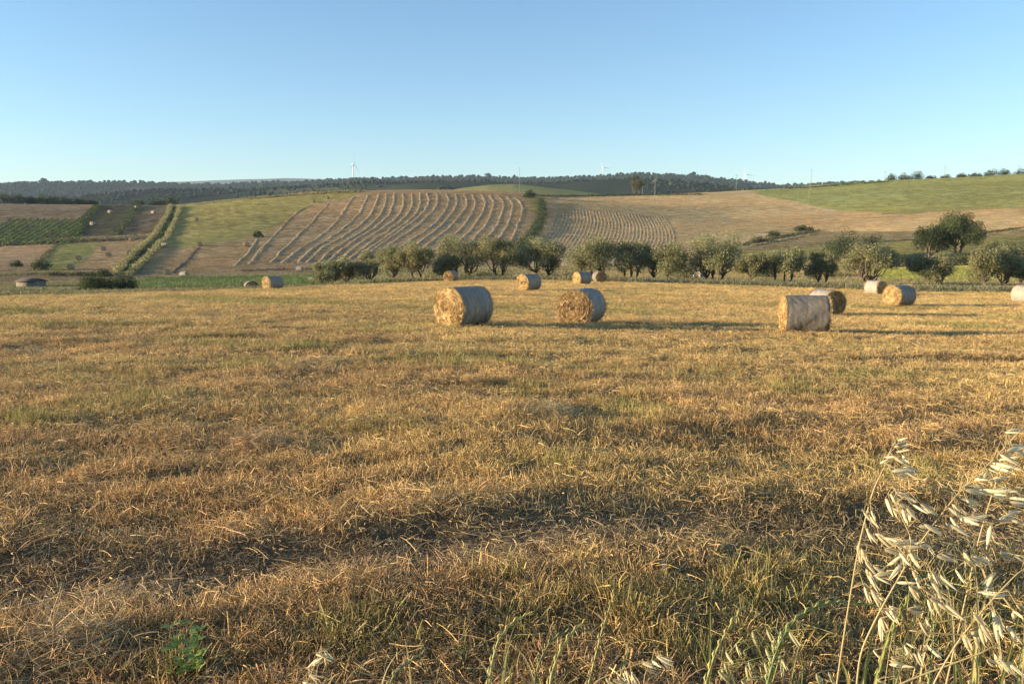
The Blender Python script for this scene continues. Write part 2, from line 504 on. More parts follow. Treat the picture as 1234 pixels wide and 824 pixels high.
# ------------------------------------------------------------------ far hills (terrain)
def far_hill(name, top, Y, depth, zbase, colour, rough=1.0, seed=0, mat=M_FAR, green=None):
    t = np.array(top, float)
    us = np.linspace(t[0, 0], t[-1, 0], 360)
    vs = np.interp(us, t[:, 0], t[:, 1])
    k = np.exp(-0.5 * (np.arange(-8, 9) / 3.0) ** 2); k /= k.sum()
    vs = np.convolve(np.pad(vs, 8, mode='edge'), k, 'valid')
    vs = vs + (3.0 if name == 'hills' and 2000 < Y < 3000 else 0)
    vs = vs - (1.4 if Y > 1000 else 0) * fbm(us * .012 + seed, us * 0, 160 + seed, 4) * (1 if Y < 6000 else .4)
    s, e = ray(us, vs)
    zt = CAMZ + e * Y
    n = 70
    w = np.linspace(-1, 1, n)[:, None]
    Yg = Y + depth * w + 0 * us[None]
    prof = np.cos(np.clip(w, -1, 1) * np.pi / 2) ** 1.4
    x = s[None] * Y + 0 * Yg
    gul = fbm(x / depth * 1.6 + seed, Yg / depth * 0.7, 100 + seed, 4)
    z = zbase + (zt[None] - zbase) * prof * (1 + 0.34 * gul * (1 - prof) * rough)
    V = np.stack([x, Yg, z], -1).reshape(-1, 3)
    c = np.tile(np.asarray(colour, float), (len(V), 1))
    gg = sstep(0.05, 0.4, fbm(V[:, 0] / depth * 1.5 + 7, V[:, 1] / depth * 2.2, 140 + seed, 3))[:, None]
    if green is not None:
        c = c * (1 - gg) + np.asarray(green) * gg
    o = obj(name, make_mesh(name, V, sheet_faces(n, len(us)), c, True), mat)
    tag(o, kind='structure')
    return x, Yg, z, gg.reshape(z.shape)


H_A = far_hill('hills', [(-900, 214), (-400, 217), (0, 221), (40, 221), (90, 219), (160, 220), (230, 219.5), (300, 221), (335, 219), (400, 216), (440, 214), (490, 213),
                         (540, 212), (590, 210.5), (620, 214), (700, 212), (740, 210), (800, 208), (840, 212), (880, 218), (940, 223), (1000, 219), (1060, 219), (1150, 219),
                         (1234, 216), (1700, 214), (2100, 210)], 2500, 900, -12, (.032, .042, .02), 2.4, 0, M_FAR, (.13, .12, .055))
H_B = far_hill('hills', [(-500, 236), (-200, 240), (60, 247), (120, 240), (180, 231), (240, 229), (300, 231), (380, 227), (450, 222), (520, 220), (600, 222), (660, 222), (730, 218),
                         (800, 220), (860, 226), (920, 232), (1000, 240), (1100, 245)], 1450, 480, -10, (.032, .042, .02), 2.4, 5, M_FAR, (.12, .12, .055))
H_C = far_hill('hills', [(100, 222), (180, 221), (240, 218.5), (290, 216.8), (345, 215.2), (390, 216.5), (430, 219.5), (500, 220), (600, 223)], 6200, 1000, -10, (.10, .11, .08), 0.5, 9, M_FAR)
# small green knoll just behind the windrow field
kn = far_hill('hills', [(500, 238), (530, 232), (560, 226.5), (590, 223), (620, 222), (650, 225), (690, 230), (740, 236), (780, 241)], 660, 90, 14, (.25, .24, .09), 0.4, 13, M_HILL)


def hill_top_z(H, x, y):
    X, Yg, Z, _ = H
    i = np.argmin(abs(Yg[:, 0] - y)); j = np.argmin(abs(X[i] - x))
    return Z[i, j]


# woods on the far hills: nobody could count them
def ico_unit():
    p = (1 + 5 ** .5) / 2
    V = np.array([(-1, p, 0), (1, p, 0), (-1, -p, 0), (1, -p, 0), (0, -1, p), (0, 1, p), (0, -1, -p), (0, 1, -p), (p, 0, -1), (p, 0, 1), (-p, 0, -1), (-p, 0, 1)], float)
    V /= np.linalg.norm(V[0])
    T = np.array([(0, 11, 5), (0, 5, 1), (0, 1, 7), (0, 7, 10), (0, 10, 11), (1, 5, 9), (5, 11, 4), (11, 10, 2), (10, 7, 6), (7, 1, 8), (3, 9, 4), (3, 4, 2), (3, 2, 6), (3, 6, 8), (3, 8, 9),
                  (4, 9, 5), (2, 4, 11), (6, 2, 10), (8, 6, 7), (9, 8, 1)])
    return V, T


ICV, ICT = ico_unit()


def wood(name, H, n, hgt, col, seed, dens_fn=None):
    rg = np.random.default_rng(seed)
    X, Yg, Z, gg = H
    nr, nc = X.shape
    i = rg.integers(4, nr // 2 + 8, n); j = rg.integers(1, nc - 2, n)
    fi, fj = rg.random(n), rg.random(n)
    P = np.stack([X, Yg, Z], -1)
    C = (P[i, j] * (1 - fi)[:, None] + P[i + 1, j] * fi[:, None]); C = C * (1 - fj)[:, None] + (P[i, j + 1] * (1 - fi)[:, None] + P[i + 1, j + 1] * fi[:, None]) * fj[:, None]
    u, v = proj(C[:, 0], C[:, 1], C[:, 2])
    clear = fbm(C[:, 0] * 0.006, C[:, 1] * 0.004, seed + 3, 4)
    top = i > nr // 2 - 5
    keep = ((clear > -0.22) | top) & (gg[i, j] * rg.random(n) < 0.55) & (u > -300) & (u < 1600)
    C = C[keep]; n = len(C)
    h = hgt * (0.45 + 1.5 * rg.random(n) ** 3) * (1 + .45 * fbm(C[:, 0] * .012, C[:, 1] * .008, seed + 7, 3))
    h = np.where(np.arange(n) % 90 == 0, h * 1.9, h)
    V = ICV[None] * (1 + 0.35 * rg.normal(size=(n, 12, 1)).clip(-1, 1)) * np.stack([h * 0.5 * (0.9 + 0.5 * rg.random(n)), h * 0.5 * (0.9 + 0.5 * rg.random(n)), h * 0.52], 1)[:, None]
    V = V + C[:, None] + np.array([0, 0, 1])[None, None] * (h * 0.4)[:, None, None]
    T = ICT[None] + (np.arange(n) * 12)[:, None, None]
    c = np.asarray(col)[None] * (0.5 + 1.0 * rg.random((n, 1))) * (1 + .5 * fbm(C[:, 0] * .01, C[:, 1] * .006, seed + 9, 3))[:, None] * (1 + 0.2 * rg.normal(size=(n, 3)).clip(-1, 1) * np.array([1, .4, .6]))
    me = make_mesh(name, V.reshape(-1, 3), T.reshape(-1, 3), np.repeat(c, 12, 0), False)
    o = obj(name, me, M_FARLEAF)
    return o


tag(wood('woodland', H_A, 42000, 4.8, (.021, .033, .016), 201), 'dark wooded slopes of the far blue-green hills along the skyline', 'woodland', None, 'stuff')
tag(wood('woodland', H_B, 24000, 3.3, (.022, .033, .016), 203), 'scrubby woodland on the nearer dark hill behind the crest of the fields', 'woodland', None, 'stuff')

# ------------------------------------------------------------------ light, sky, camera, air
SUN_AZ = R(-97.5)        # measured from +Y towards +X: from the left, a little behind the camera
SUN_EL = R(9.0)
sun_dir = Vector((math.sin(SUN_AZ) * math.cos(SUN_EL), math.cos(SUN_AZ) * math.cos(SUN_EL), math.sin(SUN_EL)))
w = bpy.data.worlds.new('World'); SC.world = w; w.use_nodes = True
nt = w.node_tree; nt.nodes.clear()
sky = nt.nodes.new('ShaderNodeTexSky'); sky.sky_type = 'NISHITA'; sky.sun_disc = False
sky.sun_elevation = SUN_EL; sky.sun_rotation = SUN_AZ
sky.air_density = 1.0; sky.dust_density = 0.0; sky.ozone_density = 3.0; sky.altitude = 100
bg = nt.nodes.new('ShaderNodeBackground'); bg.inputs['Strength'].default_value = 0.107
wo = nt.nodes.new('ShaderNodeOutputWorld')
hs_ = nt.nodes.new('ShaderNodeHueSaturation'); hs_.inputs['Saturation'].default_value = 1.03
nt.links.new(sky.outputs[0], hs_.inputs['Color']); nt.links.new(hs_.outputs[0], bg.inputs[0]); nt.links.new(bg.outputs[0], wo.inputs[0])
ld = bpy.data.lights.new('sun', 'SUN'); ld.energy = 5.0; ld.angle = R(0.5); ld.color = (1.0, 0.79, 0.52)
lo = bpy.data.objects.new('sun', ld); COL.objects.link(lo)
lo.rotation_euler = (-sun_dir).to_track_quat('-Z', 'Y').to_euler()

cd = bpy.data.cameras.new('camera'); cd.sensor_width = 36; cd.lens = 36 * F / 1234; cd.clip_end = 40000; cd.clip_start = 0.05
cam = bpy.data.objects.new('camera', cd); COL.objects.link(cam)
cam.location = (0, 0, CAMZ); cam.rotation_euler = (math.pi / 2 - TH, 0, 0)
SC.camera = cam
SC.view_settings.view_transform = 'Standard'; SC.view_settings.look = 'None'; SC.view_settings.gamma = 1; SC.view_settings.use_curve_mapping = False
SC.view_settings.exposure = 1.42
cy = SC.cycles
cy.max_bounces = 6; cy.diffuse_bounces = 3; cy.glossy_bounces = 2; cy.transmission_bounces = 3; cy.volume_bounces = 0; cy.transparent_max_bounces = 6
cy.caustics_reflective = False; cy.caustics_refractive = False
cy.use_denoising = True

HAZE = True
if HAZE:
    mb = MB(); mb.box((0, 3900, 210), (16000, 8400, 480))
    m, nt, out = nodes_of('haze')
    pv = nt.nodes.new('ShaderNodeVolumePrincipled'); pv.inputs['Color'].default_value = (.62, .80, 1.0, 1)
    pv.inputs['Density'].default_value = 0.00008; pv.inputs['Anisotropy'].default_value = 0.0
    nt.links.new(pv.outputs[0], out.inputs['Volume'])
    hz = mb.build('haze', m); tag(hz, 'thin blue evening haze over the far hills', 'haze', None, 'stuff')

# ------------------------------------------------------------------ grass clumps (sources live in an unlinked collection)
CLUMPS = bpy.data.collections.new('clump_sources')


def strips(base, tip, bend, wid, col, rg, segs=3):
    """n flat bent blades from base to tip; bend = sideways offset of the middle"""
    n = len(base)
    t = np.linspace(0, 1, segs + 1)[None, :, None]
    P = base[:, None] * (1 - t) + tip[:, None] * t + bend[:, None] * (t * (1 - t) * 4) * 1.0
    ax = tip - base
    sd = np.cross(ax, rg.normal(size=(n, 3))); sd /= np.linalg.norm(sd, axis=1, keepdims=True) + 1e-9
    ww = (wid[:, None] * np.linspace(1, 0.45, segs + 1)[None])[:, :, None] * 0.5
    V = np.stack([P - sd[:, None] * ww, P + sd[:, None] * ww], 2).reshape(-1, 3)
    k = (segs + 1) * 2
    q1 = np.stack([np.array([2 * i, 2 * i + 1, 2 * i + 3, 2 * i + 2]) for i in range(segs)])
    q = (q1[None] + (np.arange(n) * k)[:, None, None]).reshape(-1, 4)
    return V, q, np.repeat(col, k, 0)


def clump(name, kind, seed):
    rg = np.random.default_rng(seed)
    V, Qd, C = [], [], []; off = 0

    def put(v, q, c):
        nonlocal off
        V.append(v); Qd.append(q + off); C.append(c); off += len(v)

    def tones(n, lo=0.6, hi=1.35):
        k = (lo + (hi - lo) * rg.random((n, 1)))
        return k * (1 + rg.normal(size=(n, 3)).clip(-2, 2) * np.array([.05, .06, .10]))

    if kind == 'stubble':
        n = 60
        r = 0.16 * np.sqrt(rg.random(n)); a = rg.random(n) * 6.283
        b = np.stack([r * np.cos(a), r * np.sin(a), np.full(n, -0.02)], 1)
        h = 0.022 + 0.066 * rg.random(n) ** 1.6
        t = b + np.stack([rg.normal(size=n) * h * 0.45, rg.normal(size=n) * h * 0.45, h + 0.02], 1)
        put(*strips(b, t, rg.normal(size=(n, 3)) * 0.008, 0.003 + 0.0035 * rg.random(n), tones(n, .28, 1.5), rg, 2))
        n = 16                               # broken leaf blades hanging about
        r = 0.16 * np.sqrt(rg.random(n)); a = rg.random(n) * 6.283
        b = np.stack([r * np.cos(a), r * np.sin(a), 0.01 + 0.05 * rg.random(n)], 1)
        d = rg.normal(size=(n, 3)); d[:, 2] *= 0.5; d /= np.linalg.norm(d, axis=1, keepdims=True)
        t = b + d * (0.03 + 0.09 * rg.random(n))[:, None]
        t[:, 2] = np.maximum(t[:, 2], 0.004)
        put(*strips(b, t, rg.normal(size=(n, 3)) * 0.006, 0.003 + 0.003 * rg.random(n), tones(n, .4, 1.5), rg, 3))
    elif kind == 'litter':
        n = 44
        b = np.stack([rg.normal(size=n) * .13, rg.normal(size=n) * .13, 0.005 + 0.05 * rg.random(n) ** 2], 1)
        a = rg.random(n) * 6.283; L = 0.025 + 0.13 * rg.random(n) ** 2.5
        t = b + np.stack([np.cos(a) * L, np.sin(a) * L, rg.normal(size=n) * 0.025 + 0.01], 1)
        t[:, 2] = np.maximum(t[:, 2], 0.003)
        bend = rg.normal(size=(n, 3)) * 0.008; bend[:, 2] = abs(bend[:, 2])
        put(*strips(b, t, bend, 0.0026 + 0.003 * rg.random(n), tones(n, .35, 1.5), rg, 3))
        if seed % 3 == 0:
            n = 4
            bb = np.stack([rg.normal(size=n) * .13, rg.normal(size=n) * .13, .03 + .06 * rg.random(n)], 1); a = rg.random(n) * 6.283; L = .08 + .16 * rg.random(n)
            tt_ = bb + np.stack([np.cos(a) * L, np.sin(a) * L, rg.normal(size=n) * .02], 1); tt_[:, 2] = np.maximum(tt_[:, 2], .01)
            put(*strips(bb, tt_, rg.normal(size=(n, 3)) * .006, .003 + .002 * rg.random(n), tones(n, 1.2, 1.7), rg, 3))
    elif kind == 'tuft':                     # dry uncut tuft with curved blades
        n = 46
        r = 0.07 * np.sqrt(rg.random(n)); a = rg.random(n) * 6.283
        b = np.stack([r * np.cos(a), r * np.sin(a), np.full(n, -0.02)], 1)
        h = 0.05 + 0.10 * rg.random(n)
        a2 = a + rg.normal(size=n) * .7; sp = h * (0.25 + 0.9 * rg.random(n))
        t = b + np.stack([np.cos(a2) * sp, np.sin(a2) * sp, h * (1.0 - 0.35 * rg.random(n))], 1)
        bend = np.zeros((n, 3)); bend[:, 2] = h * 0.16 * rg.random(n); bend[:, :2] = rg.normal(size=(n, 2)) * .006
        put(*strips(b, t, bend, 0.0025 + 0.003 * rg.random(n), tones(n, .65, 1.45), rg, 4))
    elif kind == 'green':
        n = 60
        r = 0.12 * np.sqrt(rg.random(n)); a = rg.random(n) * 6.283
        b = np.stack([r * np.cos(a), r * np.sin(a), np.full(n, -0.02)], 1)
        h = 0.05 + 0.11 * rg.random(n)
        a2 = a + rg.normal(size=n); sp = h * 0.7 * rg.random(n)
        t = b + np.stack([np.cos(a2) * sp, np.sin(a2) * sp, h], 1)
        bend = np.zeros((n, 3)); bend[:, 2] = h * 0.2 * rg.random(n)
        put(*strips(b, t, bend, 0.003 + 0.003 * rg.random(n), tones(n, .55, 1.3), rg, 3))
    elif kind == 'tall':                     # tall rough grass of the valley floor, 1 m patches
        n = 150
        b = np.stack([rg.normal(size=n) * .45, rg.normal(size=n) * .45, np.full(n, -0.05)], 1)
        h = 0.2 + 0.45 * rg.random(n)
        t = b + np.stack([rg.normal(size=n) * h * .35, rg.normal(size=n) * h * .35, h], 1)
        put(*strips(b, t, rg.normal(size=(n, 3)) * .05, 0.02 + 0.025 * rg.random(n), tones(n, .6, 1.4), rg, 2))
    me = make_mesh(name, np.vstack(V), np.vstack(Qd), np.vstack(C))
    me.materials.append(M_GRASS)
    o = bpy.data.objects.new(name, me); CLUMPS.objects.link(o)


KIND_IX = {}
_i = 0
for kd, cnt in (('stubble', 6), ('litter', 5), ('tuft', 4), ('green', 4), ('tall', 4)):
    KIND_IX[kd] = (_i, cnt)
    for k in range(cnt):
        clump('clump_%03d' % _i, kd, 300 + _i); _i += 1


def scatter(name, P, idx, rot, scl, tint, label):
    n = len(P)
    me = bpy.data.meshes.new(name); me.vertices.add(n); me.vertices.foreach_set('co', P.astype(np.float32).ravel())
    for nm, ty, ar, fld in (('rot', 'FLOAT_VECTOR', rot, 'vector'), ('scl', 'FLOAT_VECTOR', scl, 'vector'), ('idx', 'INT', idx, 'value'), ('tint', 'FLOAT_COLOR', None, 'color')):
        a = me.attributes.new(nm, ty, 'POINT')
        if nm == 'tint':
            c4 = np.ones((n, 4), np.float32); c4[:, :3] = tint; a.data.foreach_set('color', c4.ravel())
        elif nm == 'idx':
            a.data.foreach_set('value', np.asarray(idx, np.int32))
        else:
            a.data.foreach_set('vector', np.asarray(ar, np.float32).ravel())
    o = obj(name, me)
    ng = bpy.data.node_groups.new(name + '_nodes', 'GeometryNodeTree')
    ng.interface.new_socket('Geometry', in_out='INPUT', socket_type='NodeSocketGeometry')
    ng.interface.new_socket('Geometry', in_out='OUTPUT', socket_type='NodeSocketGeometry')
    N = ng.nodes.new; L = ng.links.new
    gi, go = N('NodeGroupInput'), N('NodeGroupOutput')
    ip = N('GeometryNodeInstanceOnPoints'); ci = N('GeometryNodeCollectionInfo')
    ci.inputs['Collection'].default_value = CLUMPS; ci.inputs['Separate Children'].default_value = True; ci.inputs['Reset Children'].default_value = True
    ip.inputs['Pick Instance'].default_value = True

    def attr(nm, ty):
        a = N('GeometryNodeInputNamedAttribute'); a.data_type = ty; a.inputs['Name'].default_value = nm
        return [s for s in a.outputs if s.name == 'Attribute' and s.enabled][0]
    L(gi.outputs[0], ip.inputs['Points']); L(ci.outputs[0], ip.inputs['Instance'])
    L(attr('idx', 'INT'), ip.inputs['Instance Index'])
    er = N('FunctionNodeEulerToRotation'); L(attr('rot', 'FLOAT_VECTOR'), er.inputs[0]); L(er.outputs[0], ip.inputs['Rotation'])
    L(attr('scl', 'FLOAT_VECTOR'), ip.inputs['Scale'])
    L(ip.outputs[0], go.inputs[0])
    md = o.modifiers.new('scatter', 'NODES'); md.node_group = ng
    tag(o, label, name.replace('_', ' '), None, 'stuff')
    return o


# bale list first: (u, v_base, height px, end-face angle deg (+ = face turned left), length, detail)
BALES = [
    (559, 388.5, 50, 44, 1.32, 2, 'foremost bale near the middle, bright straw end facing left, dark netted side'),
    (701, 388.5, 45, 22, 1.35, 2, 'round bale with coarse brown straw end turned to the camera, dark side on its right'),
    (969, 399.5, 48, 79, 1.34, 2, 'foremost bale on the right, grey netted flank to the camera, thin lit end left'),
    (995, 377.5, 32, -36, 1.30, 2, 'bale half hidden behind the grey flanked bale, brown end facing right'),
    (1083, 366.8, 26, 36, 1.35, 2, 'bale right of centre with broad golden end and dark slate side, beside a paler bale'),
    (1054, 359.5, 18, -52, 1.20, 1, 'small bale with white lit netting and dark end, tucked behind the golden ended bale'),
    (1236, 367.5, 23, -52, 1.25, 1, 'white netted bale cut by the right edge of the photograph'),
    (637, 351.0, 21, 43, 1.35, 1, 'mid distance bale before the olive row, lit straw end left and dark side right'),
    (701, 346.5, 16, 48, 1.30, 1, 'bale peeping over the coarse ended bale, dark side and pale end'),
    (722, 347.5, 14, -18, 1.20, 1, 'small brown bale with its end towards the camera, right of the peeping bale'),
    (543, 337.0, 13.8, 25, 1.20, 1, 'small brown bale far off, seen just above the foremost middle bale'),
    (329, 349.0, 17, 52, 1.40, 1, 'bale on the left edge of the field crest, orange lit end and grey side'),
    (303, 350.0, 14, -8, 1.20, 1, 'old grey brown slumped bale beside the orange ended bale on the crest'),
    (378, 349.0, 9, -58, 1.25, 1, 'small pale bale with dark end below the leftmost olive trees'),
]
bale_spots = []
for (u, v, h, a, L, det, lab) in BALES:
    D = 1.32 if det == 2 else 1.28
    Yb = F * D / h
    s, _ = ray(u, v)
    bale_spots.append((float(s * Yb), Yb, D))

# --- stubble points
P_, D_ = [], []
for d0, d1, dens in ((2.2, 5, 95), (5, 8, 75), (8, 14, 48), (14, 26, 20), (26, 50, 8.5), (50, 96, 4.2)):
    n = int(dens * ((d1 * .72 + 2) + (d0 * .72 + 2)) * (d1 - d0))
    Yp = d0 + (d1 - d0) * rng.random(n)
    xp = (rng.random(n) * 2 - 1) * (Yp * .72 + 2)
    P_.append(np.stack([xp, Yp], 1)); D_.append(np.full(n, dens))
P2 = np.vstack(P_); dn = np.concatenate(D_)
ok = P2[:, 1] < edge_Y(P2[:, 0] / P2[:, 1]) + 0.6
for bx, by, D in bale_spots:
    ok &= np.hypot(P2[:, 0] - bx, P2[:, 1] - by) > 0.55
P2 = P2[ok]; dn = dn[ok]; n = len(P2)
zz = ground_z(P2[:, 0], P2[:, 1])
P3 = np.column_stack([P2, zz])
gr = green_amount(P3[:, 0], P3[:, 1], zz); rt = rut_amount(P3[:, 0], P3[:, 1])
dist = np.hypot(P3[:, 0], P3[:, 1])
pu, pv = proj(P3[:, 0], P3[:, 1], zz)
r = rng.random(n)
lit_n = fbm(P3[:, 0] * .45, P3[:, 1] * .9, 401, 3)
p_green = gr * 0.5
p_lit = np.clip(0.33 + 0.55 * lit_n + rt * 0.55, 0.05, 0.95)
tuft_n = sstep(0.0, 0.5, fbm(P3[:, 0] * .8, P3[:, 1] * .8, 403, 3))
p_tuft = np.clip(0.02 + 0.10 * tuft_n + 0.18 * sstep(4.9, 3.6, dist), 0, 0.4) * (1 - rt)
kind = np.where(r < p_green, 3, np.where(r < p_green + (1 - p_green) * p_lit, 1, 0))
r2 = rng.random(n)
kind = np.where((kind != 3) & (r2 < p_tuft), 2, kind)
idx = np.zeros(n, int)
for kn, kd in enumerate(('stubble', 'litter', 'tuft', 'green')):
    b0, c0 = KIND_IX[kd]; mk = kind == kn
    idx[mk] = b0 + rng.integers(0, c0, mk.sum())
xy = np.clip(0.9 * np.sqrt(dist / 9.0), 1.0, 3.2) * (0.8 + 0.5 * rng.random(n))
zs = (0.75 + 0.6 * rng.random(n)) * np.clip(1 + 0.012 * dist, 1, 1.7) * (1 + 0.25 * fbm(P3[:, 0] * .3, P3[:, 1] * .7, 409, 3))
zs = zs * .84 * (1 - 0.45 * rt) * np.where(kind == 2, 0.85, 1)
rot = np.stack([rng.normal(size=n) * .08, rng.normal(size=n) * .08, rng.random(n) * 6.283], 1)
tint = field_tint(P3[:, 0], P3[:, 1], zz) * (0.62 + 0.66 * rng.random((n, 1)))
mk = kind == 3
tint[mk] = tint[mk] * 0.35 + np.array([.33, .31, .095]) * 0.65 * (0.8 + 0.4 * rng.random((mk.sum(), 1)))
mk = (kind == 1)
tint[mk] = tint[mk] * 0.7 + np.array([.62, .45, .20]) * 0.3
scatter('stubble', P3, idx, rot, np.stack([xy, xy, zs], 1), tint, 'golden brown mown stubble and loose straw covering the foreground field')

# --- rough grass on the valley floor behind the field edge
n = 20000
sv = rng.uniform(-1.0, 1.0, n); y0 = edge_Y(sv) + 1.0
y1 = np.interp(sv, SG, LN[2][0]) + 6
Yv = y0 + (y1 - y0) * rng.random(n) ** 1.3; xv = sv * Yv
zv = ground_z(xv, Yv); uu, vv = proj(xv, Yv, zv)
base = np.tile(np.array([.30, .255, .115]), (n, 1))
gn = sstep(-.25, .35, fbm(xv * .03, Yv * .05, 421, 3))[:, None]
base = base * (1 - gn) + np.array([.20, .20, .075]) * gn
reed = (uu > 158) & (uu < 385) & (vv > 336) & (Yv > 100)
base[reed] = np.array([.13, .18, .05])
mead = (uu > 1035) & (vv < 340)
low = (uu < 440) & (Yv < 100)
base[low] = base[low] * .4 + np.array([.40, .31, .14]) * .6
base[mead] = np.array([.36, .36, .085])
strip_ = (Yv < y0 + 9) & (uu > 560)
base[strip_] = base[strip_] * 0.3 + np.array([.235, .225, .13]) * 0.7
goldst = (uu > 640) & (uu < 1040) & (vv < 338) & (vv > 328)
base[goldst] = base[goldst] * .35 + np.array([.40, .29, .125]) * .65
b0, c0 = KIND_IX['tall']
hs = np.where(low, .35, np.where(reed, 1.5, np.where(mead, 0.5, 0.9))) * (0.7 + 0.6 * rng.random(n))
ok = vv > 300
rotv = np.stack([rng.normal(size=n) * .05, rng.normal(size=n) * .05, rng.random(n) * 6.283], 1)
scatter('meadow_grass', np.column_stack([xv, Yv, zv])[ok], (b0 + rng.integers(0, c0, n))[ok], rotv[ok], np.stack([np.full(n, 1.7), np.full(n, 1.7), hs], 1)[ok],
        (base * (0.8 + 0.4 * rng.random((n, 1))))[ok], 'rough tall grass and green reeds on the low ground behind the field edge')


# --- short stubble on the hill fields
n = 90000
sv = rng.uniform(-.95, .95, n); v_ = rng.uniform(0, 1, n)
ya = np.interp(sv, SG, LN[2][0]) - 20; yb_ = np.interp(sv, SG, LN[4][0]) + 25
Yv = ya + (yb_ - ya) * v_ ** .85; xv = sv * Yv; zv = ground_z(xv, Yv)
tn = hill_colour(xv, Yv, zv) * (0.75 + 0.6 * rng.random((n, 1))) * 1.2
rotv = np.stack([np.zeros(n), np.zeros(n), rng.random(n) * 6.283], 1)
sc_ = 1.3 + 1.2 * rng.random(n)
scatter('hill_stubble', np.column_stack([xv, Yv, zv]), b0 + rng.integers(0, c0, n), rotv, np.stack([sc_, sc_, .12 + .26 * rng.random(n) ** 2], 1), tn, 'short dry stubble and grass on the parcels of the far hillside')


